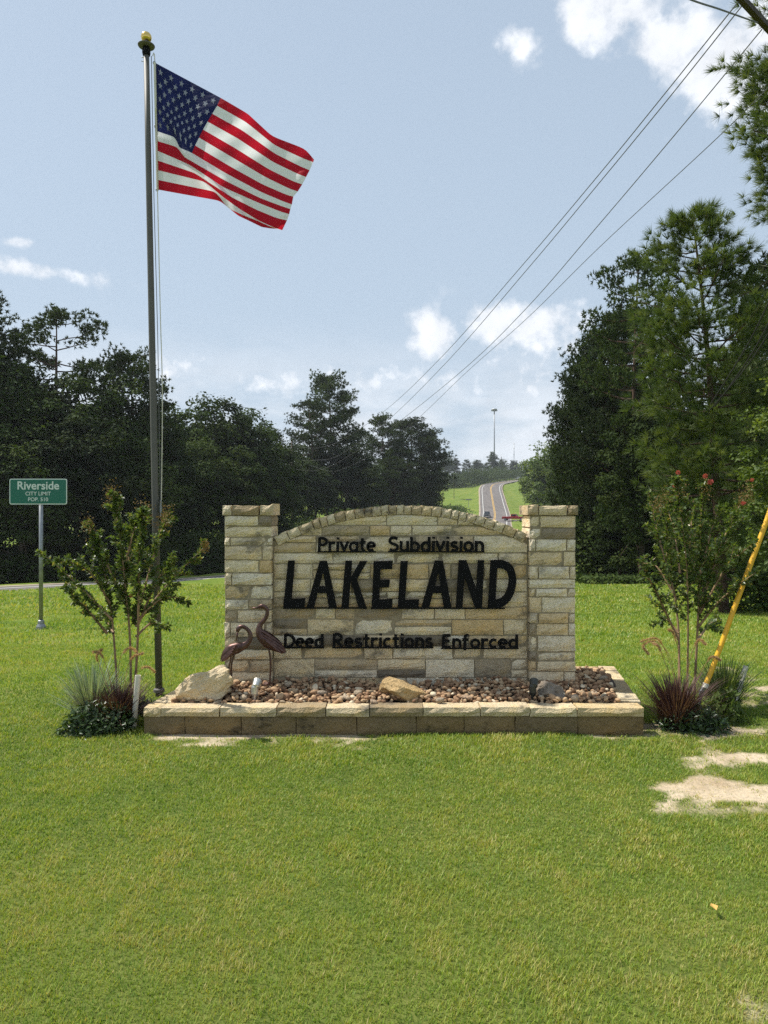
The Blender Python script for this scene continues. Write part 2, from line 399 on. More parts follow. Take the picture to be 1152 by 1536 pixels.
# worn sandy spots: (x, y, half-width, half-depth, strength), where the turf has gone
def gpt(px, py):
    y = CAMH * F / (py - 768.0); return ((px - 576) / F * y, y)
SPOTS = []
for px, py, rx, ry, s in ((1085, 1190, 85, 17, 1.0), (1130, 1222, 60, 13, 0.9), (1050, 1215, 60, 9, 0.8), (1110, 1140, 90, 12, 0.95), (1080, 1090, 85, 11, 0.9), (1135, 1015, 50, 18, 0.9), (1125, 1045, 60, 12, 0.85),
                          (330, 1106, 120, 11, 1.05), (480, 1106, 70, 9, 0.95), (590, 1106, 300, 4, 0.42), (930, 1100, 70, 6, 0.85), (150, 1095, 55, 8, 0.8), (1000, 1096, 100, 12, 0.85), (200, 1075, 40, 20, 0.7),
                          (1125, 1525, 50, 14, 0.8), (1000, 1118, 60, 5, 0.5), (1140, 1075, 40, 10, 0.6), (55, 1100, 60, 6, 0.35), (970, 1035, 40, 12, 0.3), (240, 1362, 20, 3, 0.25), (1150, 1105, 40, 7, 0.7), (1095, 1125, 150, 60, 0.42), (1110, 1200, 120, 40, 0.42), (420, 1106, 200, 6, 0.6)):
    x, y = gpt(px, py); ya = CAMH * F / (py + ry - 768.0)
    SPOTS.append((x, y, rx / F * y, abs(y - ya) + 0.02, s))
def fnoise(x, y, sc, seed):
    """smooth value noise on arrays"""
    g = np.random.default_rng(seed).random((128, 128))
    u = x * sc + 400.3; v = y * sc + 300.7
    iu = np.floor(u).astype(int); iv = np.floor(v).astype(int); fu = u - iu; fv = v - iv
    fu = fu * fu * (3 - 2 * fu); fv = fv * fv * (3 - 2 * fv)
    a = g[iu % 128, iv % 128]; b = g[(iu + 1) % 128, iv % 128]; c = g[iu % 128, (iv + 1) % 128]; d = g[(iu + 1) % 128, (iv + 1) % 128]
    return (a * (1 - fu) + b * fu) * (1 - fv) + (c * (1 - fu) + d * fu) * fv
def bare(x, y):
    v = np.zeros_like(x)
    n = fnoise(x * 0.6, y * 1.5, 3.0, 1) * 0.4 + fnoise(x * 0.6, y * 1.5, 7.5, 2) * 0.35 + fnoise(x, y * 1.4, 17, 3) * 0.25
    for sx, sy, rx, ry, s in SPOTS:
        wob = (fnoise(x, y, 3.1, 6) - 0.5) * 1.0 + (fnoise(x, y, 9.0, 7) - 0.5) * 0.7
        d = np.sqrt(((x - sx) / rx) ** 2 + ((y - sy) / ry) ** 2) + wob
        v = np.maximum(v, s * np.clip((1.55 - d) * 1.3, 0, 1))
    return np.clip((v * 1.85 - (n - 0.06) * 2.7) * (v > 0.01), 0, 1)

def axis(inner0, inner1, step, lo, hi, grow=1.13):
    a = list(np.arange(inner0, inner1 + step / 2, step)); s = step; x = a[-1]
    while x < hi: s *= grow; x += s; a.append(x)
    s = step; x = a[0]; pre = []
    while x > lo: s *= grow; x -= s; pre.append(x)
    return np.array(pre[::-1] + a)
gx = axis(-4, 4.4, 0.075, -900, 900, 1.075); gy = axis(1.8, 8, 0.075, -60, 1800, 1.05)
GX, GY = np.meshgrid(gx, gy)
GZ = H(GX, GY)
near = (GY < 12) & (np.abs(GX) < 9)
GZ = GZ + near * (fnoise(GX, GY, 2.2, 9) - 0.5) * 0.03
nx, ny = len(gx), len(gy)
I = np.arange(nx * ny).reshape(ny, nx)
Q = np.stack([I[:-1, :-1], I[:-1, 1:], I[1:, 1:], I[1:, :-1]], -1).reshape(-1, 4)

def lawn_mat():
    m, nt, b, o = nmat('lawn_ground')
    at = nt.nodes.new('ShaderNodeAttribute'); at.attribute_name = 'bare'
    L = nt.links.new
    fA = tex(nt, 0.35, 4, 0.55, 'World'); fB = tex(nt, 2.6, 6, 0.65, 'World'); fC = tex(nt, 38, 4, 0.7, 'World')
    fD = tex(nt, 9, 6, 0.7, 'World', (1.0, 0.45, 1))
    g1 = ramp(nt, [(0.3, (0.10, 0.158, 0.022)), (0.5, (0.148, 0.205, 0.03)), (0.68, (0.205, 0.235, 0.045)), (0.8, (0.27, 0.24, 0.08))])
    ad = nt.nodes.new('ShaderNodeMath'); ad.operation = 'ADD'; L(fA, ad.inputs[0])
    sb = nt.nodes.new('ShaderNodeMath'); sb.operation = 'MULTIPLY_ADD'; sb.inputs[1].default_value = 0.9; sb.inputs[2].default_value = -0.45; L(fB, sb.inputs[0]); L(sb.outputs[0], ad.inputs[1])
    L(ad.outputs[0], g1.inputs[0])
    gr = ramp(nt, [(0.3, (0.5, 0.52, 0.5)), (0.5, (1, 1, 1)), (0.72, (1.35, 1.3, 1.2))]); L(fC, gr.inputs[0])
    c = mixc(nt, 1.0, g1.outputs[0], gr.outputs[0], 'MULTIPLY')
    gd = ramp(nt, [(0.3, (0.72, 0.76, 0.72)), (0.55, (1, 1, 1)), (0.75, (1.2, 1.12, 1.0))]); L(fD, gd.inputs[0])
    c = mixc(nt, 1.0, c, gd.outputs[0], 'MULTIPLY')
    ta = nt.nodes.new('ShaderNodeAttribute'); ta.attribute_name = 'thatch_shade'
    tf = ramp(nt, [(0.35, (0.06, 0.078, 0.018)), (0.65, (0.13, 0.13, 0.045))]); L(fC, tf.inputs[0])  # thatch colour, darkened to paint shade into the gaps between near blades
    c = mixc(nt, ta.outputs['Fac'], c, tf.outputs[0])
    sand = ramp(nt, [(0.3, (0.36, 0.27, 0.17)), (0.52, (0.52, 0.42, 0.29)), (0.72, (0.62, 0.52, 0.39))]); L(fB, sand.inputs[0])
    s2 = mixc(nt, 0.5, sand.outputs[0], gr.outputs[0], 'MULTIPLY')
    bm_ = ramp(nt, [(0.18, (0, 0, 0)), (0.78, (1, 1, 1))])
    nb = nt.nodes.new('ShaderNodeMath'); nb.operation = 'MULTIPLY_ADD'; nb.inputs[1].default_value = 1.3; nb.inputs[2].default_value = -0.62; L(tex(nt, 17, 8, 0.75, 'World', (1, 0.55, 1)), nb.inputs[0])
    na = nt.nodes.new('ShaderNodeMath'); na.operation = 'ADD'; L(at.outputs['Fac'], na.inputs[0]); L(nb.outputs[0], na.inputs[1])
    nm = nt.nodes.new('ShaderNodeMath'); nm.operation = 'MULTIPLY'; L(na.outputs[0], nm.inputs[0])
    gt = nt.nodes.new('ShaderNodeMath'); gt.operation = 'GREATER_THAN'; gt.inputs[1].default_value = 0.02; L(at.outputs['Fac'], gt.inputs[0]); L(gt.outputs[0], nm.inputs[1])
    L(nm.outputs[0], bm_.inputs[0])
    c = mixc(nt, bm_.outputs[0], c, s2)
    L(c, b.inputs['Base Color']); b.inputs['Roughness'].default_value = 0.95; b.inputs['Specular IOR Level'].default_value = 0.1
    bump(nt, b, fC, 0.6, 0.03)
    return m
M['lawn'] = lawn_mat()
nearb = np.zeros_like(GX); msk = (GY > 1.5) & (GY < 9) & (np.abs(GX) < 8)
nearb[msk] = bare(GX[msk], GY[msk])
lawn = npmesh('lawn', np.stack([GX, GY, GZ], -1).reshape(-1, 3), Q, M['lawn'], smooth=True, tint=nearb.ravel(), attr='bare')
th = lawn.data.attributes.new('thatch_shade', 'FLOAT', 'POINT'); th.data.foreach_set('value', np.clip((7.5 - GY) / 3.0, 0, 0.6).ravel().astype(np.float32) * ((np.abs(GX) < 8) & (GY > 0)).ravel())
tag(lawn, kind='structure')

# ------------------------------------------------------------------ highway
def asphalt():
    m, nt, b, o = nmat('worn_asphalt')
    f = tex(nt, 0.8, 5, 0.6, 'World', (1, 0.15, 1)); f2 = tex(nt, 25, 3, 0.6, 'World')
    r = ramp(nt, [(0.3, (0.10, 0.088, 0.082)), (0.7, (0.165, 0.142, 0.13))]); nt.links.new(f, r.inputs[0])
    g = ramp(nt, [(0.3, (0.85,) * 3), (0.7, (1.12,) * 3)]); nt.links.new(f2, g.inputs[0])
    nt.links.new(mixc(nt, 1.0, r.outputs[0], g.outputs[0], 'MULTIPLY'), b.inputs['Base Color']); b.inputs['Roughness'].default_value = 0.9
    return m
M['asphalt'] = asphalt()
M['road_white'] = simple('white_road_paint', (0.46, 0.45, 0.42), 0.7, var=0.15, scale=2)
M['road_yellow'] = simple('yellow_road_paint', (0.55, 0.33, 0.06), 0.7, var=0.15, scale=2)
M['gravel_edge'] = simple('pale_gravel_shoulder', (0.34, 0.27, 0.2), 0.95, var=0.2, scale=3)
def strip(name, off0, off1, dz, mat, line=ROADC, parent=None):
    V = []; Fq = []
    for i, p in enumerate(line):
        t = (line[min(i + 1, len(line) - 1)] - line[max(i - 1, 0)]); t.z = 0; t.normalize(); n = Vector((t.y, -t.x, 0))
        for o in (off0, off1): V.append(p + n * o + Vector((0, 0, dz)))
    for i in range(len(line) - 1): Fq.append((2 * i, 2 * i + 1, 2 * i + 3, 2 * i + 2))
    o = npmesh(name, [tuple(v) for v in V], Fq, mat, parent); return o
hw = tag(strip('highway', -4.4, 4.4, 0.0, M['asphalt']), kind='structure')
for a, b_, n_, mt in ((-3.6, -3.38, 'edge_line', 'road_white'), (3.38, 3.6, 'edge_line', 'road_white'), (-0.25, -0.09, 'centre_line', 'road_yellow'), (0.09, 0.25, 'centre_line', 'road_yellow'),
                      (-4.85, -4.4, 'gravel_shoulder', 'gravel_edge'), (4.4, 4.65, 'gravel_shoulder', 'gravel_edge')):
    strip(n_, a, b_, 0.008, M[mt], parent=hw)
side = catmull([(31, 191, 0), (35.5, 192, 0), (41, 193, 0), (52, 195, 0), (70, 196, 0)], 5)
side = [Vector((p.x, p.y, h1(p.x, p.y) + 0.12)) for p in side]
tag(strip('side_road', -3.0, 3.0, 0.02, M['asphalt'], side), kind='structure')

# ------------------------------------------------------------------ planter: block courses, caps, gravel
PF, PB = 5.34, 6.77
PL0, PR0, PL1, PR1 = -1.738, 1.878, -1.53, 2.10          # front-left, front-right, back-left, back-right
PTOP = 0.185; CAPH = 0.062

def stone_geom(Lx, Dy, Hz, nxs=5, nzs=4, rough=0.01, edge=0.008, seed=0, clip=None, x_off=0.0, z_off=0.0, topj=0.0):
    """rough-faced block: local x 0..Lx, y 0 (face) .. Dy, z 0..Hz; the face is uneven, its arrises worn"""
    rg = np.random.default_rng(seed); V = []; Fq = []
    tilt = rg.normal(0, rough * 0.45, 2)
    for j in range(nzs):
        for i in range(nxs):
            u, v = i / (nxs - 1), j / (nzs - 1)
            x, z = u * Lx, v * Hz
            border = (i in (0, nxs - 1)) or (j in (0, nzs - 1))
            if border:
                y = edge + rg.random() * edge * 0.6
                x += rg.normal(0, 0.0016); z += rg.normal(0, 0.0016)
            else:
                y = -rough * (0.25 + rg.random() * 1.0) + tilt[0] * (u - .5) + tilt[1] * (v - .5)
                x += rg.normal(0, Lx * 0.035); z += rg.normal(0, Hz * 0.05)
            if topj and j == nzs - 1: z += rg.normal(0, topj)
            if clip: z = clip(x + x_off, z + z_off) - z_off
            V.append((x, y, z))
    for j in range(nzs - 1):
        for i in range(nxs - 1):
            a = j * nxs + i; Fq.append((a, a + 1, a + nxs + 1, a + nxs))
    rim = [i for i in range(nxs)] + [j * nxs + nxs - 1 for j in range(1, nzs)] + [(nzs - 1) * nxs + i for i in reversed(range(nxs - 1))] + [j * nxs for j in reversed(range(1, nzs - 1))]
    base = len(V)
    for r in rim: V.append((V[r][0], Dy, V[r][2]))
    n = len(rim)
    for k in range(n):
        k2 = (k + 1) % n; Fq.append((rim[k2], rim[k], base + k, base + k2))
    Fq.append(tuple(base + k for k in range(n)))
    return V, Fq

SEED = [100]
def stone(name, origin, rz, Lx, Dy, Hz, mat, parent, **kw):
    SEED[0] += 1
    V, Fq = stone_geom(Lx, Dy, Hz, seed=SEED[0], **kw)
    o = npmesh(name, V, Fq, mat, parent, loc=origin); o.rotation_euler = (0, 0, rz); return o

planter = empty('stone_planter', (0.07, 5.9, 0), label='low tan stone planter bed edging round the base of the sign wall', cat='planter')
planter_off = Vector(planter.location)
rs = random.Random(3)
def run(p0, p1, z0, hz, depth, name, mat, lens, gap=0.006, proud=0.0, topj=0.0, rough=0.009):
    p0 = Vector(p0); p1 = Vector(p1); d = p1 - p0; Ltot = d.length; d.normalize(); ang = math.atan2(d.y, d.x)
    s = 0.0; k = 0
    while s < Ltot - 0.01:
        L = lens[k % len(lens)] * rs.uniform(0.93, 1.07); k += 1
        if Ltot - s - L < 0.12: L = Ltot - s
        L = min(L, Ltot - s)
        o = p0 + d * (s + gap / 2) - planter_off
        n = Vector((-d.y, d.x, 0))
        o = o - n * (proud + rs.uniform(-0.003, 0.004))
        stone(name, (o.x, o.y, z0 + rs.uniform(-0.003, 0.001)), ang, L - gap, depth, hz + rs.uniform(-0.002, 0.003), mat, planter, rough=rough, edge=0.006, nzs=4 if hz > 0.1 else 3, nxs=6, topj=topj)
        s += L
BL = 0.13
zb = PTOP - CAPH
front0, front1 = (PL0, PF, 0), (PR0, PF, 0); back0, back1 = (PL1, PB, 0), (PR1, PB, 0)
run(front0, front1, -0.03, zb + 0.028, BL, 'block', M['block_stone'], [0.31, 0.40, 0.41, 0.42, 0.42, 0.34, 0.38, 0.44, 0.40])
run(front0, front1, zb + 0.002, CAPH, BL + 0.02, 'cap', M['cap_stone'], [0.12, 0.40, 0.41, 0.35, 0.30, 0.37, 0.40, 0.37, 0.36, 0.40], proud=0.012, topj=0.002)
def sidept(a, b, t): return tuple(a[i] + (b[i] - a[i]) * t for i in range(3))
run(sidept(front1, back1, 0.115), back1, -0.03, zb + 0.028, BL, 'block', M['block_stone'], [0.38, 0.40, 0.36])
run(sidept(front1, back1, 0.115), back1, zb + 0.002, CAPH, BL + 0.02, 'cap', M['cap_stone'], [0.3, 0.42, 0.36], proud=0.012)
run(back0, sidept(back0, front0, 0.885), -0.03, zb + 0.028, BL, 'block', M['block_stone'], [0.38, 0.40, 0.36])
run(back0, sidept(back0, front0, 0.885), zb + 0.002, CAPH, BL + 0.02, 'cap', M['cap_stone'], [0.34, 0.40, 0.36], proud=0.012)
run((PR1 - BL - 0.02, PB, 0), (PL1 + BL + 0.02, PB, 0), -0.03, zb + 0.028, BL, 'block', M['block_stone'], [0.4, 0.36, 0.42])
run((PR1 - BL - 0.02, PB, 0), (PL1 + BL + 0.02, PB, 0), zb + 0.002, CAPH, BL + 0.02, 'cap', M['cap_stone'], [0.4, 0.36, 0.42], proud=0.012)

# gravel
WY = 6.0                                                  # face of the pillars
def bedz(x, y):
    dw = np.clip((WY + 0.1 - y) / 0.55, 0, 1)
    back = np.clip((y - 6.35) / 0.3, 0, 1)
    return 0.222 - 0.036 * dw - 0.045 * back + 0.016 * np.sin(x * 4.1 + 1) * np.sin(y * 6 + x)
def ico(sub=1):
    bm = bmesh.new(); bmesh.ops.create_icosphere(bm, subdivisions=sub, radius=1.0)
    V = np.array([v.co[:] for v in bm.verts]); T = np.array([[v.index for v in f.verts] for f in bm.faces]); bm.free(); return V, T
IV, IT = ico(2); IV1, IT1 = ico(1)
def rotmats(n, rg):
    q = rg.normal(size=(n, 4)); q /= np.linalg.norm(q, axis=1)[:, None]
    w_, x, y, z = q.T
    return np.stack([np.stack([1 - 2 * (y * y + z * z), 2 * (x * y - z * w_), 2 * (x * z + y * w_)], -1), np.stack([2 * (x * y + z * w_), 1 - 2 * (x * x + z * z), 2 * (y * z - x * w_)], -1), np.stack([2 * (x * z - y * w_), 2 * (y * z + x * w_), 1 - 2 * (x * x + y * y)], -1)], 1)
def pebbles(pos, size, rg, tmpl=(IV, IT), lump=0.22):
    n = len(pos); V0, T0 = tmpl
    ax = np.stack([rg.uniform(0.8, 1.35, n), rg.uniform(0.7, 1.0, n), rg.uniform(0.5, 0.85, n)], -1) * size[:, None]
    # low-frequency lumps: a few random planes push the surface in
    V = np.repeat(V0[None], n, 0)
    for k in range(4):
        d = rg.normal(size=(n, 3)); d /= np.linalg.norm(d, axis=1)[:, None]
        s = np.einsum('nvk,nk->nv', V, d); lim = rg.uniform(0.55, 0.9, n)[:, None]
        over = np.clip(s - lim, 0, None); V = V - over[..., None] * d[:, None, :] * 0.85
    V = V * ax[:, None, :]
    Rm = rotmats(n, rg)
    V = np.einsum('nij,nvj->nvi', Rm, V)
    V[..., 2] *= 0.8
    V = V + pos[:, None, :]
    T = (T0[None] + (np.arange(n) * len(V0))[:, None, None]).reshape(-1, 3)
    return V.reshape(-1, 3), T
def gravelmat():
    m, nt, b, o = nmat('river_gravel')
    at = nt.nodes.new('ShaderNodeAttribute'); at.attribute_name = 'tint'
    r = ramp(nt, [(0, (0.15, 0.085, 0.05)), (0.3, (0.28, 0.165, 0.095)), (0.55, (0.42, 0.27, 0.155)), (0.78, (0.48, 0.34, 0.205)), (0.92, (0.36, 0.29, 0.20)), (1.0, (0.68, 0.58, 0.42))]); nt.links.new(at.outputs['Fac'], r.inputs[0])
    f = tex(nt, 60, 5, 0.6, 'World'); g = ramp(nt, [(0.3, (0.75,) * 3), (0.7, (1.2, 1.17, 1.12))]); nt.links.new(f, g.inputs[0])
    nt.links.new(mixc(nt, 1.0, r.outputs[0], g.outputs[0], 'MULTIPLY'), b.inputs['Base Color']); b.inputs['Roughness'].default_value = 0.8; b.inputs['Specular IOR Level'].default_value = 0.25
    bump(nt, b, f, 0.35, 0.006); return m
M['gravel'] = gravelmat()
def in_bed(x, y, m=0.13):
    t = (y - PF) / (PB - PF)
    return (x > PL0 + (PL1 - PL0) * t + m) & (x < PR0 + (PR1 - PR0) * t - m) & (y > PF + m) & (y < PB - m)
rg = np.random.default_rng(21)
gx_ = np.arange(-1.75, 2.15, 0.038); gy_ = np.arange(5.4, 6.75, 0.038)
A, B = np.meshgrid(gx_, gy_); px_ = (A + rg.normal(0, 0.011, A.shape)).ravel(); py_ = (B + rg.normal(0, 0.011, A.shape)).ravel()
ok = in_bed(px_, py_, 0.14) & ~((py_ > WY + 0.02) & (py_ < WY + 0.4) & (px_ > -1.30) & (px_ < 1.56))
px_, py_ = px_[ok], py_[ok]
px_ = np.concatenate([px_, px_ + rg.normal(0, 0.02, len(px_))]); py_ = np.concatenate([py_, py_ + rg.normal(0, 0.02, len(py_))])
lay = np.concatenate([np.zeros(len(px_) // 2), np.ones(len(px_) // 2)])
k_ = (lay == 0) | (rg.random(len(px_)) < 0.55); px_, py_, lay = px_[k_], py_[k_], lay[k_]
ok = in_bed(px_, py_, 0.13); px_, py_, lay = px_[ok], py_[ok], lay[ok]
sz = rg.uniform(0.012, 0.027, len(px_)) * np.where(rg.random(len(px_)) < 0.07, 1.55, 1.0)
pz = bedz(px_, py_) + lay * 0.02 + rg.normal(0, 0.005, len(px_))
GV, GT = pebbles(np.stack([px_, py_, pz], -1), sz, rg)
gt = np.clip(rg.beta(2.0, 2.2, len(px_)), 0, 0.95); gt[rg.random(len(px_)) < 0.06] = 1.0
tag(npmesh('river_gravel', GV, GT, M['gravel'], smooth=True, tint=np.repeat(gt, len(IV))), 'reddish brown river gravel filling the planter bed', 'gravel', kind='stuff')
sv = []; 
bx = np.linspace(0, 1, 30); by = np.linspace(PF + 0.1, PB - 0.1, 14)
SB = []
for y in by:
    t = (y - PF) / (PB - PF); xl = PL0 + (PL1 - PL0) * t + 0.1; xr = PR0 + (PR1 - PR0) * t - 0.1
    for u in bx: x = xl + (xr - xl) * u; SB.append((x, y, float(bedz(np.array(x), np.array(y))) - 0.025))
I2 = np.arange(14 * 30).reshape(14, 30)
tag(npmesh('bed_soil', SB, np.stack([I2[:-1, :-1], I2[:-1, 1:], I2[1:, 1:], I2[1:, :-1]], -1).reshape(-1, 4), simple('dark_bed_soil', (0.06, 0.04, 0.03), 0.95, var=0.3, scale=20), smooth=True), kind='structure')

# larger loose cobbles on the gravel, each its own
cob_spots = [(433, 1026, 0.05, 'grey brown cobble against the wall foot, largest left of the lettering'), (483, 1040, 0.042, 'pale cobble in the gravel halfway between left spotlight and tan boulder'), (537, 1039, 0.036, 'pale cobble just left of the tan boulder'), (365, 1046, 0.036, 'small pale cobble between the left boulder and the silver spotlight'), (862, 1048, 0.045, 'pale flat cobble right of the grey boulder'),
             (700, 1046, 0.038, 'pale cobble halfway between tan boulder and dark spotlight'), (748, 1040, 0.034, 'small pale cobble left of the dark spotlight'), (560, 1053, 0.034, 'small pale cobble at the kerb in front of the tan boulder, left side'), (660, 1050, 0.032, 'small pale cobble right of the tan boulder near the kerb'), (520, 1047, 0.035, 'second pale cobble left of the tan boulder, closer to the kerb'), (890, 1040, 0.036, 'pale cobble near the right end of the gravel bed'), (905, 1018, 0.04, 'pale cobble behind the wall end at the back right of the bed'), (325, 1055, 0.03, 'small pale cobble in front of the large left boulder')]
M['cobble'] = stone_mat('pale_cobble', [(0, (0.38, 0.25, 0.17)), (0.5, (0.5, 0.42, 0.32)), (1, (0.3, 0.25, 0.2))], 0.3, scale=20)
for i, (px, py, r_, lb) in enumerate(cob_spots):
    best = None
    for y in np.linspace(5.45, 6.6, 200):
        p = P(px, py, y)
        if p.z - float(bedz(np.array(p.x), np.array(p.y))) - 0.02 < 0: best = p; break
    p = best or P(px, py, 5.8)
    rgc = np.random.default_rng(900 + i)
    V, T = pebbles(np.zeros((1, 3)), np.array([r_]), rgc)
    o = npmesh('cobble', V, T, M['cobble'], smooth=True, loc=(p.x, p.y, p.z + 0.0))
    tag(o, lb or 'pale rounded cobble lying loose on the reddish planter gravel', 'cobble', 'loose cobbles on the gravel bed')

# ------------------------------------------------------------------ sign wall
wall = empty('stone_sign_wall', (0.13, WY + 0.2, 0.15), label='cream limestone entrance sign wall with arched top and two pillars, black lettering', cat='sign wall')
WO = Vector(wall.location)
def wl(x, y, z): return (x - WO.x, y - WO.y, z - WO.z)
SC = F / WY
def wx(px, y=WY): return (px - 576) / F * y
def wz(py, y=WY): return CAMH - (py - 768) / F * y
PD = 0.36
YP = WY + 0.06                                            # panel face
PLx0, PLx1 = wx(336), wx(408); PRx0, PRx1 = wx(794), wx(864)
ZB = 0.15
ZT = wz(757.5)
cx_ = wx(605, YP); half = (wx(792, YP) - wx(410, YP)) / 2 + 0.01; rise = 0.262; ZA = wz(757, YP)
RA = (half ** 2 + rise ** 2) / (2 * rise)
def arch(x): 
    d = x - cx_
    return ZA - RA + math.sqrt(max(RA * RA - d * d, 0.01))
AT = 0.078
def arch_in(x): return arch(x) - AT - 0.004
# mortar cores
mb = MB(); mb.box(wl((PLx0 + PLx1) / 2, WY + PD / 2, (ZB - 0.1 + ZT - 0.08) / 2), (PLx1 - PLx0 - 0.022, PD - 0.022, ZT - 0.08 - ZB + 0.1))
mb.box(wl((PRx0 + PRx1) / 2, WY + PD / 2, (ZB - 0.1 + ZT - 0.08) / 2), (PRx1 - PRx0 - 0.022, PD - 0.022, ZT - 0.08 - ZB + 0.1))
xs = np.linspace(PLx1 - 0.005, PRx0 + 0.005, 24)
poly = [(xs[0], ZB - 0.1), (xs[-1], ZB - 0.1)] + [(x, arch(x) - 0.03) for x in xs[::-1]]
mb.prism([(x - WO.x, z - WO.z) for x, z in poly], YP + 0.011 - WO.y, WY + PD - 0.04 - WO.y)
mb.build('mortar_core', M['mortar'], wall)
rs = random.Random(11)
def courses(z0, z1, hs):
    out = []; z = z0; k = 0
    while z < z1 - 0.03:
        h_ = hs[k % len(hs)]; k += 1
        if z1 - z - h_ < 0.05: h_ = z1 - z
        out.append((z, z + h_)); z += h_
    return out
G = 0.0095
def wstone(x0, x1, z0, z1, yf, dep, name='stone', mat=None, clip=None, rough=0.009, **kw):
    if x1 - x0 < 0.02 or z1 - z0 < 0.015: return
    proud = rs.uniform(-0.008, 0.008)
    o = wl(x0 + G / 2, yf + proud, z0 + G / 2)
    nxs = 4 if x1 - x0 < 0.14 else 6; nzs = 3 if z1 - z0 < 0.075 else 4
    stone(name, o, 0, x1 - x0 - G, dep - 2 * proud, z1 - z0 - G, mat or M['wall_stone'], wall, nxs=nxs, nzs=nzs, rough=rough, edge=0.005, clip=clip, x_off=x0 + G / 2, z_off=z0 + G / 2, **kw)
# pillars: courses with one long and one or two short stones, alternating
def pillar(x0, x1, seed, hs):
    rs.seed(seed); W = x1 - x0
    cs = courses(ZB - 0.04, ZT - 0.088, hs)
    for i, (z0, z1) in enumerate(cs):
        k = rs.random()
        if k < 0.16: cuts = [0, 1]
        elif k < 0.62: cuts = [0, rs.uniform(0.14, 0.28), 1] if rs.random() < 0.5 else [0, rs.uniform(0.72, 0.86), 1]
        elif k < 0.9: cuts = [0, rs.uniform(0.12, 0.2), rs.uniform(0.78, 0.88), 1]
        else: cuts = [0, rs.uniform(0.4, 0.6), 1]
        for a, b in zip(cuts[:-1], cuts[1:]):
            if b - a < 0.3 and z1 - z0 > 0.13 and rs.random() < 0.5:
                zm = z0 + (z1 - z0) * rs.uniform(0.4, 0.6)
                wstone(x0 + a * W, x0 + b * W, z0, zm, WY, PD); wstone(x0 + a * W, x0 + b * W, zm, z1, WY, PD)
            else: wstone(x0 + a * W, x0 + b * W, z0, z1, WY, PD)
    ov = 0.016
    cuts = [0, 0.19, 0.72, 1] if seed % 2 else [0, 0.22, 0.78, 1]
    Wc = W + 2 * ov
    for a, b in zip(cuts[:-1], cuts[1:]):
        wstone(x0 - ov + a * Wc, x0 - ov + b * Wc, ZT - 0.086, ZT, WY - ov, PD + 2 * ov, 'cap_stone', M['cap_stone'], topj=0.003)
pillar(PLx0, PLx1, 5, [0.09, 0.10, 0.10, 0.085, 0.10, 0.12, 0.10, 0.085, 0.115, 0.10, 0.105, 0.115, 0.07])
pillar(PRx0, PRx1, 8, [0.085, 0.11, 0.085, 0.075, 0.13, 0.10, 0.085, 0.13, 0.07, 0.075, 0.105, 0.12, 0.10, 0.09])
# panel ashlar
rs.seed(23)
x0, x1 = PLx1 + 0.003, PRx0 - 0.003
def clipf(x, z): return min(z, arch_in(x))
for i, (z0, z1) in enumerate(courses(ZB - 0.04, arch_in(cx_) + 0.02, [0.13, 0.155, 0.105, 0.09, 0.13, 0.10, 0.125, 0.105, 0.125, 0.09, 0.14, 0.085])):
    x = x0; 
    while x < x1 - 0.01:
        L = rs.choice([0.17, 0.24, 0.3, 0.36, 0.42, 0.5]) * rs.uniform(0.9, 1.1)
        if x1 - x - L < 0.13: L = x1 - x
        xe = x + L
        zt = max(arch_in(x + 0.01), arch_in(xe - 0.01), arch_in(min(max(cx_, x), xe)))
        if zt > z0 + 0.03:
            splits = [(z0, z1)]
            if z1 - z0 > 0.12 and rs.random() < 0.3:
                zm = z0 + (z1 - z0) * rs.choice([0.42, 0.55, 0.6]); splits = [(z0, zm), (zm, z1)]
            for a, b in splits:
                if zt <= a + 0.02: continue
                # trim the ends where the arch leaves no stone
                xa, xb = x, xe
                while xa < xb and arch_in(xa) < a + 0.012: xa += 0.008
                while xb > xa and arch_in(xb) < a + 0.012: xb -= 0.008
                if xb - xa > 0.04: wstone(xa, xb, a, b, YP, WY + PD - 0.03 - YP, clip=clipf)
        x = xe
# arch ring
a0 = math.asin((x0 + 0.004 - cx_) / RA); a1 = math.asin((x1 - 0.004 - cx_) / RA)
rs.seed(4); a = a0; i = 0
widths = []
while a < a1 - 0.005:
    L = rs.uniform(0.058, 0.088) if 0.12 < (a - a0) / (a1 - a0) < 0.9 else rs.uniform(0.10, 0.15)
    da = L / RA
    if a1 - a - da < 0.02: da = a1 - a
    widths.append((a, a + da)); a += da
for (aa, ab) in widths:
    SEED[0] += 1; am = (aa + ab) / 2; Lc = (ab - aa) * RA - 0.006
    hh = AT - 0.004 + rs.uniform(-0.004, 0.006)
    V, Fq = stone_geom(Lc, WY + PD - 0.02 - YP, hh, 4, 4, 0.006, 0.004, SEED[0], topj=0.002)
    V = [(v[0] - Lc / 2, v[1], v[2]) for v in V]
    # wedge the sides so the joints run to the centre of the arc
    V = [(v[0] * (1 - (AT - v[2]) / RA), v[1], v[2]) for v in V]
    rb = RA - AT
    o = npmesh('arch_stone', V, Fq, M['cap_stone'], wall, loc=wl(cx_ + rb * math.sin(am), YP - 0.014 + rs.uniform(-0.004, 0.004), ZA - RA + rb * math.cos(am)))
    o.rotation_euler = (0, am, 0)

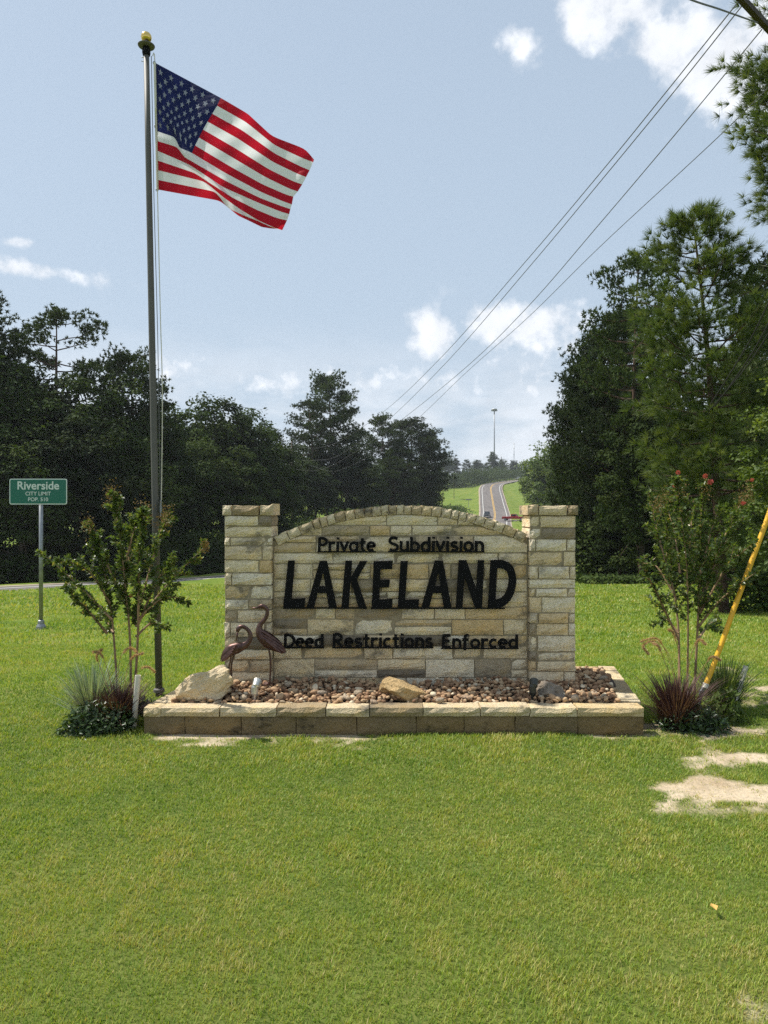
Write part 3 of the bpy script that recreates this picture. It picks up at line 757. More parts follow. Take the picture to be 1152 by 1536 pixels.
# lettering: cut steel letters welded on a bar, held off the stone
YL = YP - 0.042; LT = 0.012
def lx(px): return (px - 576) / F * YL
def lz(py): return CAMH - (py - 768) / F * YL
def quad_letter(polys, parent, ox, oy, s):
    mb = MB()
    for i, pl in enumerate(polys):
        pts = [(lx(ox + a / s) - WO.x, lz(oy + b / s) - WO.z) for a, b in pl]
        mb.prism(pts, YL - i * 0.0012 - WO.y, YL + LT - i * 0.0007 - WO.y)
    return mb.build('letter', M['black_metal'], parent)
def word(px0, px1, base, name='word', thick=2.6):
    mb = MB(); mb.box(wl((lx(px0) + lx(px1)) / 2, YL + 0.0075, lz(base)), (lx(px1) - lx(px0), 0.011, thick / SC))
    for px in (px0 + 0.12 * (px1 - px0), px1 - 0.12 * (px1 - px0)):
        mb.box(wl(lx(px), YL + 0.026, lz(base)), (0.008, 0.03, 0.008))
    return mb.build(name, M['black_metal'], wall)
c1 = (320, 740, 3.84); c2 = (580, 740, 3.84)
wd = word(424.5, 551, 912.3, thick=2.2)
quad_letter([[(430, 387), (470, 387), (447, 660), (402, 660)], [(404, 610), (530, 604), (526, 660), (402, 660)]], wd, *c1)
quad_letter([[(612, 390), (648, 390), (580, 660), (535, 660)], [(622, 390), (655, 390), (712, 658), (665, 658)], [(585, 535), (680, 535), (684, 575), (575, 575)]], wd, *c1)
quad_letter([[(760, 388), (800, 388), (780, 660), (737, 660)], [(845, 390), (888, 390), (800, 545), (788, 492)], [(790, 490), (822, 480), (884, 662), (836, 662)]], wd, *c1)
wd2 = word(556, 757.5, 912.6, thick=2.2)
quad_letter([[(923, 392), (965, 392), (955, 665), (912, 665)], [(923, 392), (1034, 388), (1031, 437), (923, 439)], [(918, 500), (1017, 497), (1013, 542), (918, 546)], [(912, 613), (1032, 608), (1030, 662), (912, 666)]], wd2, *c1)
quad_letter([[(80, 390), (122, 390), (105, 660), (63, 660)], [(66, 614), (187, 610), (184, 660), (63, 660)]], wd2, *c2)
quad_letter([[(278, 388), (316, 388), (245, 660), (198, 660)], [(288, 388), (325, 388), (374, 658), (328, 658)], [(248, 535), (345, 535), (349, 575), (238, 575)]], wd2, *c2)
quad_letter([[(415, 385), (455, 385), (437, 658), (398, 658)], [(525, 385), (562, 385), (550, 658), (510, 658)], [(416, 385), (460, 385), (551, 658), (508, 658)]], wd2, *c2)
def ring_poly(outer, inner): return [[outer[i], outer[i + 1], inner[i + 1], inner[i]] for i in range(len(outer) - 1)]
Dout = [tuple(v[:2]) for v in catmull([(600, 385, 0), (672, 386, 0), (722, 415, 0), (745, 485, 0), (736, 560, 0), (705, 620, 0), (655, 655, 0), (585, 660, 0)], 4)]
Din = [tuple(v[:2]) for v in catmull([(600, 432, 0), (660, 433, 0), (690, 450, 0), (702, 492, 0), (694, 545, 0), (672, 588, 0), (640, 608, 0), (590, 612, 0)], 4)]
quad_letter([[(598, 385), (640, 385), (626, 660), (583, 660)]] + ring_poly(Dout, Din), wd2, *c2)

# stroke font for the small lettering: unit = cap height
def arc(cx, cy, rx, ry, a0, a1, n=9): return [(cx + rx * math.cos(R(a0 + (a1 - a0) * i / n)), cy + ry * math.sin(R(a0 + (a1 - a0) * i / n))) for i in range(n + 1)]
XH = 0.72
GL = {
 'P': (0.60, [[(0.1, 0), (0.13, 1)], [(0.13, 0.94)] + arc(0.27, 0.70, 0.26, 0.24, 90, -90) + [(0.12, 0.46)]]),
 'D': (0.68, [[(0.1, 0), (0.12, 1)], [(0.12, 0.94), (0.25, 0.93)] + arc(0.25, 0.5, 0.36, 0.43, 80, -80) + [(0.25, 0.06), (0.1, 0.06)]]),
 'R': (0.64, [[(0.1, 0), (0.12, 1)], [(0.12, 0.94)] + arc(0.27, 0.71, 0.24, 0.23, 90, -90) + [(0.12, 0.48)], [(0.26, 0.48), (0.55, 0.0)]]),
 'E': (0.56, [[(0.1, 0), (0.13, 1)], [(0.12, 0.94), (0.5, 0.94)], [(0.12, 0.53), (0.44, 0.53)], [(0.1, 0.06), (0.5, 0.06)]]),
 'S': (0.58, [[(0.5, 0.86)] + arc(0.3, 0.73, 0.21, 0.21, 50, 250, 8) + [(0.36, 0.48)] + arc(0.28, 0.27, 0.22, 0.22, 50, -150, 8)]),
 'r': (0.42, [[(0.1, 0), (0.1, XH)], [(0.1, 0.4)] + arc(0.29, 0.42, 0.18, 0.2, 170, 55, 5)]),
 'i': (0.24, [[(0.11, 0), (0.13, XH)], [(0.13, 0.86), (0.14, 1.0)]]),
 'v': (0.5, [[(0.04, XH), (0.24, 0.02)], [(0.46, XH), (0.22, 0.02)]]),
 'a': (0.56, [arc(0.27, 0.33, 0.2, 0.29, 40, 330, 12), [(0.47, XH - 0.02), (0.46, 0)]]),
 't': (0.42, [[(0.2, 0.95), (0.19, 0.2)] + arc(0.31, 0.19, 0.12, 0.14, 190, 300, 4), [(0.03, 0.63), (0.38, 0.65)]]),
 'e': (0.54, [[(0.08, 0.36), (0.46, 0.37)] + arc(0.27, 0.35, 0.2, 0.29, 8, 310, 12)]),
 'u': (0.54, [[(0.1, XH), (0.1, 0.25)] + arc(0.26, 0.22, 0.16, 0.18, 190, 330, 6), [(0.44, XH), (0.44, 0)]]),
 'b': (0.56, [[(0.1, 1.0), (0.1, 0)], arc(0.27, 0.32, 0.2, 0.28, 150, -150, 12)]),
 'd': (0.56, [[(0.46, 1.0), (0.46, 0)], arc(0.28, 0.32, 0.2, 0.28, 30, 330, 12)]),
 's': (0.46, [[(0.38, 0.58)] + arc(0.24, 0.48, 0.14, 0.15, 60, 250, 6) + [(0.27, 0.33)] + arc(0.22, 0.19, 0.16, 0.15, 50, -150, 6)]),
 'o': (0.56, [arc(0.27, 0.33, 0.2, 0.29, 0, 360, 14)]),
 'n': (0.54, [[(0.1, 0), (0.1, XH)], [(0.1, 0.4)] + arc(0.27, 0.42, 0.17, 0.21, 170, 0, 7) + [(0.44, 0)]]),
 'c': (0.5, [arc(0.28, 0.33, 0.2, 0.29, 50, 310, 11)]),
 'f': (0.44, [[(0.36, 0.96)] + arc(0.27, 0.82, 0.1, 0.13, 80, 180, 4) + [(0.15, -0.16)], [(0.02, 0.62), (0.34, 0.64)]]),
}
def stroke_word(text, px0, px1, base, cap, parent, sw=0.205):
    tot = sum(GL[c][0] for c in text); k = (px1 - px0) / tot
    x = px0
    for ci, ch in enumerate(text):
        wdt, strokes = GL[ch]; mb = MB(); dz = 0
        for si, st in enumerate(strokes):
            pts = [(lx(x + a * k), lz(base - b * cap)) for a, b in st]; hw_ = sw * cap / SC / 2
            n = len(pts); Lp = []; Rp = []
            for i, p in enumerate(pts):
                q0 = pts[max(i - 1, 0)]; q1 = pts[min(i + 1, n - 1)]
                closed = n > 5 and math.hypot(pts[0][0] - pts[-1][0], pts[0][1] - pts[-1][1]) < 1e-6
                if closed and i in (0, n - 1): q0, q1 = pts[-2], pts[1]
                tx, tz = q1[0] - q0[0], q1[1] - q0[1]; l = math.hypot(tx, tz) or 1
                nx_, nz_ = -tz / l * hw_, tx / l * hw_
                Lp.append((p[0] + nx_, p[1] + nz_)); Rp.append((p[0] - nx_, p[1] - nz_))
            y0 = YL - si * 0.0012 - WO.y; y1 = YL + LT - WO.y - si * 0.0007; b = len(mb.v)
            for i in range(n):
                for (a_, c_) in (Lp[i], Rp[i]):
                    mb.v.append((a_ - WO.x, y0, c_ - WO.z)); mb.v.append((a_ - WO.x, y1, c_ - WO.z))
            for i in range(n - 1):
                o = b + i * 4
                mb.f += [(o, o + 2, o + 6, o + 4), (o + 1, o + 5, o + 7, o + 3), (o, o + 4, o + 5, o + 1), (o + 2, o + 3, o + 7, o + 6)]
            mb.f += [(b, b + 1, b + 3, b + 2), (b + 4 * n - 4, b + 4 * n - 2, b + 4 * n - 1, b + 4 * n - 3)]
        mb.build('letter', M['black_metal'], parent)
        x += wdt * k
for text, a, b, base, cap in (('Private', 476, 564, 827.2, 21), ('Subdivision', 582, 727, 827.2, 22), ('Deed', 425, 486, 971.5, 20.5), ('Restrictions', 498, 650, 971.5, 21), ('Enforced', 662, 778, 972.5, 20.5)):
    wp = word(a, b, base + 0.4, thick=2.0); stroke_word(text, a, b, base, cap, wp)

# ------------------------------------------------------------------ boulders in the bed
def boulder(name, c, size, seed, mat, label, rz=0.0, cuts=9, shape=None, sub=4):
    bm = bmesh.new(); bmesh.ops.create_icosphere(bm, subdivisions=sub, radius=1.0)
    rb_ = random.Random(seed); planes = []
    for k in range(cuts):
        d = Vector((rb_.gauss(0, 1), rb_.gauss(0, 1), rb_.gauss(0, 0.8))).normalized(); planes.append((d, rb_.uniform(0.5, 0.82)))
    off = Vector((seed * 3.1, seed * 1.7, seed * 0.3))
    for v in bm.verts:
        co = v.co.copy()
        for d, l in planes:
            s = co.dot(d)
            if s > l: co -= d * (s - l) * 0.92
        co *= 1 + 0.16 * mnoise.noise(co * 2.0 + off) + 0.11 * mnoise.noise(co * 4.3 + off) + 0.035 * mnoise.noise(co * 13 + off)
        if shape: co = shape(co)
        v.co = Vector((co.x * size[0], co.y * size[1], co.z * size[2]))
    me = bpy.data.meshes.new(name); bm.to_mesh(me); bm.free(); me.materials.append(mat)
    me.polygons.foreach_set('use_smooth', [False] * len(me.polygons))
    o = bpy.data.objects.new(name, me); o.location = c; o.rotation_euler = (0, 0, rz); link(o); return tag(o, label, 'boulder')
M['boulder_pale'] = stone_mat('pale_limestone_boulder', [(0, (0.68, 0.56, 0.37)), (1, (0.72, 0.6, 0.42))], 0.6, (0.42, 0.25, 0.11), 5)
M['boulder_tan'] = stone_mat('tan_sandstone_boulder', [(0, (0.52, 0.38, 0.20)), (1, (0.56, 0.42, 0.24))], 0.35, (0.16, 0.11, 0.06), 6)
M['boulder_grey'] = stone_mat('grey_boulder', [(0, (0.24, 0.21, 0.18)), (1, (0.3, 0.26, 0.22))], 0.4, (0.1, 0.09, 0.08), 8)
p = P(309, 1030, 5.62); boulder('boulder', (p.x, p.y, 0.265), (0.225, 0.19, 0.155), 3, M['boulder_pale'], 'large pale limestone boulder at the left end of the gravel bed', 0.2, 8, lambda c: Vector((c.x, c.y, c.z + 0.35 * c.x - (0.25 if c.z < -0.2 else 0) * c.z)))
p = P(607, 1034, 5.62); boulder('boulder', (p.x, p.y, 0.225), (0.19, 0.15, 0.115), 8, M['boulder_tan'], 'angular tan sandstone boulder in the middle of the bed below the lettering', -0.1, 10, lambda c: Vector((c.x, c.y, c.z - 0.28 * c.x)))
p = P(824, 1034, 5.66); boulder('boulder', (p.x, p.y, 0.225), (0.115, 0.11, 0.095), 14, M['boulder_grey'], 'grey rounded boulder in front of the right stone pillar', 0.5, 8)

# landscape spot lights
def spot(px, py_top, y, mat, label):
    p = P(px, py_top, y); zb_ = float(bedz(np.array(p.x), np.array(y)))
    e = empty('landscape_spotlight', (p.x, y, zb_), label=label, cat='garden light', group='garden spotlights in the gravel bed')
    h_ = p.z - zb_
    MB().tube([(0, 0, -0.05), (0, 0, h_ * 0.55)], 0.012, 8).build('stake', mat, e)
    MB().lathe([(0.02, -0.05), (0.027, -0.03), (0.027, 0.02), (0.02, 0.035)], (0, 0, h_ * 0.62), 12).build('socket', mat, e, smooth=False)
    m_ = MB().lathe([(0.012, -0.035), (0.026, -0.025), (0.034, 0.02), (0.036, 0.03), (0.028, 0.031)], (0, 0, 0), 14).build('lamp_head', mat, e)
    m_.location = (0.012, 0.01, h_ * 0.9); m_.rotation_euler = (R(-55), R(12), 0)
    return e
spot(382, 1024, 5.56, simple('pale_alloy', (0.55, 0.54, 0.5), 0.35, 0.7), 'silver garden spotlight on a stake beside the left boulder')
spot(799, 1024, 5.60, simple('bronze_fixture', (0.05, 0.05, 0.042), 0.4, 0.3), 'dark bronze garden spotlight left of the grey boulder')

# ------------------------------------------------------------------ heron sculptures
def heron(name, y, spine, rads, legs, beak, crest, wing, label, foot_z, dx=0.0):
    mv = lambda L_: [(a + dx, b) for a, b in L_]
    spine = mv(spine); legs = [mv(l) for l in legs]; beak = mv(beak); crest = [mv(c) for c in crest]; wing = [tuple(mv(w_)) for w_ in wing]
    ftx = sum(P(*l[-1], y).x for l in legs) / len(legs)
    e = empty(name, (ftx, y, foot_z), label=label, cat='sculpture', group='copper herons in the planter')
    O = Vector(e.location)
    dep = Vector((0, 1, 0))
    pts = catmull([P(a, b, y) - O for a, b in spine], 5)
    rr = np.interp(np.linspace(0, len(rads) - 1, len(pts)), range(len(rads)), rads)
    MB().tube(pts, list(rr), 12, flat=0.72, flat_axis=dep).build('body', M['copper'], e, smooth=True)
    bp = [P(a, b, y) - O for a, b in beak]
    MB().tube(bp, [0.009, 0.006, 0.0015], 8).build('beak', M['copper'], e, smooth=True)
    for c in crest:
        MB().tube([P(a, b, y) - O for a, b in c], [0.004, 0.003, 0.001], 6).build('crest', M['copper'], e)
    for sgn in (-1, 1):
        # wing: layered feather blades along the flank
        m_ = MB()
        for k, (a, b) in enumerate(wing):
            p0 = P(*a, y) - O; p1 = P(*b, y) - O; d = p1 - p0; nrm = Vector((-d.z, 0, d.x)).normalized()
            wv = 0.014; offy = sgn * (0.036 + 0.003 * k)
            row = []
            for t, ww in ((0, 0.5), (0.35, 1.0), (0.75, 0.8), (1.0, 0.15)):
                c = p0 + d * t + Vector((0, offy * (1 - 0.55 * t), 0)); row.append((c + nrm * wv * ww, c + Vector((0, sgn * 0.006, 0)), c - nrm * wv * ww))
            vs = [q for r_ in row for q in r_]
            m_.add(vs, [(i * 3 + j, i * 3 + j + 1, i * 3 + j + 4, i * 3 + j + 3) for i in range(3) for j in range(2)])
        m_.build('wing', M['copper'], e, fix=False)
    for i, l in enumerate(legs):
        pl = [P(a, b, y) - O + Vector((0, (i - 0.5) * 0.035, 0)) for a, b in l]
        pl[-1].z = 0.0
        m_ = MB().tube(catmull(pl, 4), 0.0065, 8)
        for k in (-1, 0, 1): m_.tube([pl[-1] + Vector((0, 0, 0.006)), pl[-1] + Vector((-0.05, k * 0.03, 0.003))], [0.005, 0.002], 6)
        m_.tube([pl[-1] + Vector((0, 0, 0.006)), pl[-1] + Vector((0.03, 0, 0.003))], [0.005, 0.002], 6)
        m_.build('leg', M['copper'], e, smooth=True)
    return e
heron('heron_sculpture', 5.82, [(383, 911), (389, 909.5), (394.5, 911.5), (397, 918), (394.5, 927), (388, 935), (385, 942), (386.5, 951), (393, 958), (402, 964.5), (412, 970), (420, 975.5), (424, 979)],
      [0.011, 0.02, 0.016, 0.0145, 0.0155, 0.018, 0.024, 0.036, 0.05, 0.054, 0.043, 0.026, 0.008],
      [[(398, 967), (402, 983), (402.5, 1003), (401, 1022)], [(396, 966), (400, 982), (401, 1003), (400, 1022)]],
      [(384, 911.3), (378, 912), (371.5, 911.8)], [[(390, 908.5), (396, 911), (401, 916)]],
      [((390, 946), (419, 966)), ((391, 951), (423, 973)), ((393, 956), (425, 979)), ((396, 960), (420, 980))],
      'taller copper heron sculpture standing upright with straight bill beside the left pillar', 0.245, 4.0)
heron('heron_sculpture', 5.66, [(358.5, 948), (360, 943.5), (362.5, 940.8), (367, 940), (373, 943.5), (377.5, 950), (378, 957), (374.5, 964), (368, 969), (360, 971.5), (350, 975), (342, 981), (335, 989.5)],
      [0.011, 0.018, 0.016, 0.0145, 0.0145, 0.016, 0.0175, 0.02, 0.028, 0.042, 0.047, 0.036, 0.01],
      [[(350.5, 980), (349, 990), (346.8, 1002), (348.5, 1028)], [(352.5, 980), (351, 990), (348.6, 1002), (350, 1028)]],
      [(358.5, 949), (357.8, 955), (356.3, 962.5)], [[(360, 943), (357.5, 944.5), (354, 945.5)]],
      [((359, 966), (341, 980)), ((357, 969), (337, 985)), ((355, 973), (333.5, 991)), ((353, 977), (336, 992))],
      'shorter copper heron sculpture with neck bent down, left of the taller one', 0.24, -2.5)

# ------------------------------------------------------------------ flagpole and flag
FY = 6.6
pb = P(238.5, 1036, FY); pb.z = 0.0; ptop = P(219.5, 80, FY)
fp = empty('flagpole', pb, label='tall grey metal flagpole with gilded ball finial left of the sign wall', cat='flagpole')
d = ptop - pb
MB().tube([d * t for t in (-0.01, 0.3, 0.6, 0.85, 1.0)], [0.031, 0.030, 0.028, 0.026, 0.0245], 16).build('pole', M['pole'], fp, smooth=True)
MB().lathe([(0.05, -0.005), (0.048, 0.02), (0.036, 0.03)], n=16).build('base_collar', M['pole'], fp)
top = d.copy()
MB().lathe([(0.031, -0.02), (0.036, 0.0), (0.036, 0.03), (0.03, 0.05), (0.022, 0.06)], top, 16).build('truck', M['black_metal'], fp)
MB().lathe([(0.02, 0.055), (0.07, 0.06), (0.075, 0.07), (0.05, 0.086), (0.02, 0.092)], top, 20).build('finial_disc', M['pole'], fp, smooth=True)
MB().lathe([(0.012, 0.088), (0.014, 0.1)] + [(0.047 * math.sin(R(a)), 0.143 - 0.047 * math.cos(R(a))) for a in range(15, 180, 12)] + [(0.004, 0.1905)], top, 20).build('finial_ball', M['gold'], fp, smooth=True)
m_ = MB(); hk = P(214, 89, FY) - pb
m_.tube([hk + Vector((0.022 * math.cos(R(a)), 0, 0.018 * math.sin(R(a)))) for a in range(-120, 121, 30)], 0.0035, 6).build('hook', M['galv'], fp)
# halyard
hal = [P(229, 84, FY), P(232.6, 97, FY), P(236.2, 284, FY), P(240.5, 470, FY), P(243.5, 590, FY), P(242, 760, FY)]
MB().tube([q - pb for q in catmull(hal, 4)], 0.0042, 6).build('halyard', M['white_paint'], fp)
hal2 = [P(227, 84, FY + 0.03), P(231, 300, FY + 0.03), P(236.5, 500, FY + 0.03), P(241, 760, FY + 0.03)]
MB().tube([q - pb for q in hal2], 0.0032, 6).build('halyard', M['wire'], fp)
m_ = MB(); m_.box(P(241.5, 762, FY - 0.02) - pb, (0.012, 0.03, 0.09)); m_.box(P(241.5, 762, FY - 0.035) - pb, (0.012, 0.02, 0.14)); m_.build('cleat', M['galv'], fp)

def cloth(name, col):
    m, nt, b, o = nmat(name)
    wv = tex(nt, 900, 2, 0.5); r = ramp(nt, [(0.3, tuple(c * 0.93 for c in col)), (0.7, tuple(min(1, c * 1.05) for c in col))]); nt.links.new(wv, r.inputs[0])
    nt.links.new(r.outputs[0], b.inputs['Base Color']); b.inputs['Roughness'].default_value = 0.75; b.inputs['Specular IOR Level'].default_value = 0.2
    fr = tex(nt, 14, 3, 0.5, stretch=(1, 1, 3)); bump(nt, b, fr, 0.35, 0.02)
    t = nt.nodes.new('ShaderNodeBsdfTranslucent'); nt.links.new(r.outputs[0], t.inputs[0])
    ms = nt.nodes.new('ShaderNodeMixShader'); ms.inputs[0].default_value = 0.5
    nt.links.new(b.outputs[0], ms.inputs[1]); nt.links.new(t.outputs[0], ms.inputs[2]); nt.links.new(ms.outputs[0], o.inputs[0])
    return m
M['flag_red'] = cloth('red_flag_cloth', (0.52, 0.012, 0.03)); M['flag_white'] = cloth('white_flag_cloth', (0.9, 0.9, 0.92)); M['flag_blue'] = cloth('navy_flag_cloth', (0.016, 0.022, 0.10))
M['star_grey'] = cloth('star_cloth', (0.5, 0.52, 0.6))
# lines of the seams, traced as (share of the fly, x, y)
canton = [(545, 385), (525, 427), (498, 470), (472, 512), (447, 555), (425, 598), (403, 640), (385, 680)]
FLl = {7: (300, 598), 8: (314, 652), 9: (352, 735), 10: (408, 792), 11: (462, 838), 12: (522, 893), 13: (548, 942)}
FRr = {7: (318, 652), 8: (340, 700), 9: (385, 752), 10: (470, 835), 11: (550, 915), 12: (578, 978), 13: (632, 1018)}
fl_end = [(1048, 718), (1043, 732), (1024, 775), (1005, 812), (984, 852), (960, 890), (936, 918), (928, 960), (920, 985), (914, 1012), (902, 1046), (876, 1099), (848, 1092), (838, 1091)]
mids = {0: [(0.6, 690, 470), (0.72, 760, 535), (0.8, 822, 592), (0.92, 1000, 660)], 1: [(0.6, 680, 515), (0.8, 835, 640), (0.93, 990, 712)], 2: [(0.6, 660, 560), (0.8, 835, 685), (0.93, 975, 755)], 3: [(0.6, 640, 606), (0.8, 825, 730), (0.93, 960, 795)],
        4: [(0.6, 620, 655), (0.8, 800, 768), (0.93, 935, 835)], 5: [(0.6, 605, 705), (0.8, 785, 812), (0.93, 915, 875)], 6: [(0.6, 590, 752), (0.8, 770, 852), (0.93, 900, 908)], 7: [(0.6, 565, 788), (0.8, 760, 892), (0.93, 885, 945)],
        8: [(0.6, 565, 830), (0.8, 755, 925), (0.93, 880, 972)], 9: [(0.6, 560, 868), (0.8, 745, 950), (0.93, 870, 1000)], 10: [(0.6, 610, 925), (0.8, 740, 990), (0.93, 850, 1035)], 11: [(0.6, 640, 980), (0.8, 745, 1045), (0.93, 835, 1086)],
        12: [(0.6, 665, 1018), (0.8, 750, 1052), (0.93, 820, 1084)], 13: [(0.6, 700, 1050), (0.8, 765, 1082), (0.93, 815, 1090)]}
NU = 61; UU = np.linspace(0, 1, NU); FX = np.zeros((14, NU)); FYc = np.zeros((14, NU)); UF = {}
for k in range(14):
    c = [(0.0, 190 + 15 * k / 13, 195 + 685 * k / 13)]
    if k < 7:
        c.append((0.4, *canton[k]))
        if k >= 5: 
            t = 0.36; c.insert(1, (0.18, c[0][1] + (canton[k][0] - c[0][1]) * t + 28, c[0][2] + (canton[k][1] - c[0][2]) * t - 10 * (k - 4)))
    else:
        uf = 0.15 + 0.26 * (k - 7) / 6; c += [(uf, *FLl[k]), (uf + 0.04, *FRr[k])]
        if k == 7: c.append((0.4, *canton[7]))
    c += [m3 for m3 in mids[k] if m3[0] > c[-1][0] + 0.02] + [(1.0, *fl_end[k])]
    us = [q[0] for q in c]
    FX[k] = np.interp(UU, us, [q[1] for q in c]); FYc[k] = np.interp(UU, us, [q[2] for q in c])
    for arr in (FX, FYc):                     # soften the kinks along the seam
        a_ = arr[k].copy()
        for _ in range(2): a_[1:-1] = (a_[:-2] + 2 * a_[1:-1] + a_[2:]) / 4
        arr[k] = a_
def flag_pt(u, v, lift=0.0):
    kk = min(max(v * 13, 0), 13); k0 = min(int(kk), 12); t = kk - k0
    xs_ = FX[k0] * (1 - t) + FX[k0 + 1] * t; ys_ = FYc[k0] * (1 - t) + FYc[k0 + 1] * t
    x = np.interp(u, UU, xs_) / 3.6 + 180; y = np.interp(u, UU, ys_) / 3.6 + 40
    uf = 0.15 + 0.26 * (v * 13 - 7) / 6 + 0.02
    fold = 0.10 * math.tanh((u - uf) * 22) * min(1, max(0, (v * 13 - 4.5) / 3)) * (1 - 0.5 * u)
    dep = 0.05 * math.sin(2 * math.pi * (1.35 * u + 0.55 * v) + 0.6) * min(1, u * 3) + 0.028 * math.sin(2 * math.pi * (3.1 * u - 1.2 * v) + 1.0) * u + 0.012 * math.sin(2 * math.pi * (6.5 * u + 2.2 * v)) * u
    return P(x, y, FY - 0.02 + dep - fold - 0.12 * u - lift)
fo = P(232.8, 95, FY)
flag = empty('flag', fo, label='red white and blue flag with stars and stripes flying from the flagpole', cat='flag')
SUBV = 6
def patch(name, v0, v1, u0, u1, nu, nv, mat, parent):
    V = []; 
    for j in range(nv + 1):
        for i in range(nu + 1): V.append(tuple(flag_pt(u0 + (u1 - u0) * i / nu, v0 + (v1 - v0) * j / nv) - fo))
    Ia = np.arange((nu + 1) * (nv + 1)).reshape(nv + 1, nu + 1)
    return npmesh(name, V, np.stack([Ia[:-1, :-1], Ia[1:, :-1], Ia[1:, 1:], Ia[:-1, 1:]], -1).reshape(-1, 4), mat, parent, smooth=True)
can = patch('canton', 0, 7 / 13, 0, 0.4, 36, 42, M['flag_blue'], flag)
for k in range(13):
    patch('stripe', k / 13, (k + 1) / 13, 0.4 if k < 7 else 0.0, 1.0, 72 if k < 7 else 110, SUBV, M['flag_red'] if k % 2 == 0 else M['flag_white'], flag)
for r_ in range(9):
    n = 6 if r_ % 2 == 0 else 5
    for c in range(n):
        cu = (0.4 / 12) * ((1 + 2 * c) if n == 6 else (2 + 2 * c)); cv = (7 / 13 / 10) * (r_ + 1)
        V = []
        for i in range(10):
            a_ = R(90 + 36 * i); rad = 0.0308 if i % 2 == 0 else 0.0122
            V.append(tuple(flag_pt(cu + rad * 0.55 * math.cos(a_), cv - rad * math.sin(a_), 0.009) - fo))
        V.append(tuple(flag_pt(cu, cv, 0.009) - fo))
        npmesh('star', V, [(10, i, (i + 1) % 10) for i in range(10)], M['star_grey'], can)
m_ = MB().tube([flag_pt(0, v, 0.0) - fo + Vector((-0.004, 0, 0)) for v in np.linspace(0, 1, 12)], 0.011, 8); m_.build('header', M['white_paint'], flag)
for v in (0.0, 0.5, 1.0):
    MB().tube([flag_pt(0, v) - fo + Vector((-0.008 + 0.011 * math.cos(R(a)), 0, 0.014 * math.sin(R(a)))) for a in range(0, 361, 45)], 0.0035, 6).build('clip', M['galv'], flag)

# ------------------------------------------------------------------ city limit sign
SY = 11.6
sb_ = P(61.5, 948, SY); sb_.z = h1(sb_.x, SY)
cs = empty('city_limit_sign', sb_, label='green city limit road sign on a galvanised post reading Riverside', cat='road sign')
def rrect(w_, h_, r_, n=5):
    pts = []
    for cx, cz, a0_ in ((w_ / 2 - r_, h_ / 2 - r_, 0), (-w_ / 2 + r_, h_ / 2 - r_, 90), (-w_ / 2 + r_, -h_ / 2 + r_, 180), (w_ / 2 - r_, -h_ / 2 + r_, 270)):
        for i in range(n + 1): pts.append((cx + r_ * math.cos(R(a0_ + 90 * i / n)), cz + r_ * math.sin(R(a0_ + 90 * i / n))))
    return pts
pc = P(59.5, 737.5, SY) - sb_; pw = 86 / F * SY; ph = 38.5 / F * SY
e2 = MB(); po = rrect(pw, ph, 0.03); e2.prism([(x + pc.x, z + pc.z) for x, z in po], -0.049, -0.045)
e2.build('border', M['white_sign'], cs)
MB().prism([(x + pc.x, z + pc.z) for x, z in rrect(pw - 0.03, ph - 0.03, 0.02)], -0.052, -0.047).build('face', M['green_sign'], cs)
MB().prism([(x + pc.x, z + pc.z) for x, z in po], -0.0445, -0.041).build('back_plate', M['galv'], cs)
zt = pc.z + ph / 2 - 0.04
MB().tube([(0, 0, -0.05), (0, 0, zt)], 0.03, 14).build('post', M['galv'], cs, smooth=True)
MB().lathe([(0.075, -0.02), (0.07, 0.05), (0.05, 0.09), (0.044, 0.14), (0.031, 0.15)], n=12).build('base_clamp', M['galv'], cs)
for z in (pc.z - ph * 0.3, pc.z + ph * 0.22): MB().box((0, -0.02, z), (0.12, 0.045, 0.035)).build('bracket', M['galv'], cs)
def text_mesh(body, size, loc, mat, parent, name='lettering', off=0.0, sx=1.0):
    cu = bpy.data.curves.new(name, 'FONT'); cu.body = body; cu.size = size; cu.align_x = 'CENTER'; cu.align_y = 'CENTER'; cu.offset = off; cu.resolution_u = 4
    to = bpy.data.objects.new(name, cu); COL.objects.link(to)
    dg = bpy.context.evaluated_depsgraph_get(); me = bpy.data.meshes.new_from_object(to.evaluated_get(dg))
    bpy.data.objects.remove(to); bpy.data.curves.remove(cu)
    me.materials.clear(); me.materials.append(mat)
    o = bpy.data.objects.new(name, me); o.location = loc; o.rotation_euler = (R(90), 0, 0); o.scale = (sx, 1, 1); return link(o, parent)
text_mesh('Riverside', 0.178, (pc.x, -0.0545, pc.z + ph * 0.22), M['white_sign'], cs, off=0.0035, sx=1.0)
text_mesh('CITY LIMIT', 0.083, (pc.x, -0.0545, pc.z - ph * 0.085), M['white_sign'], cs, off=0.0012)
text_mesh('POP. 510', 0.083, (pc.x, -0.0545, pc.z - ph * 0.31), M['white_sign'], cs, off=0.0012)

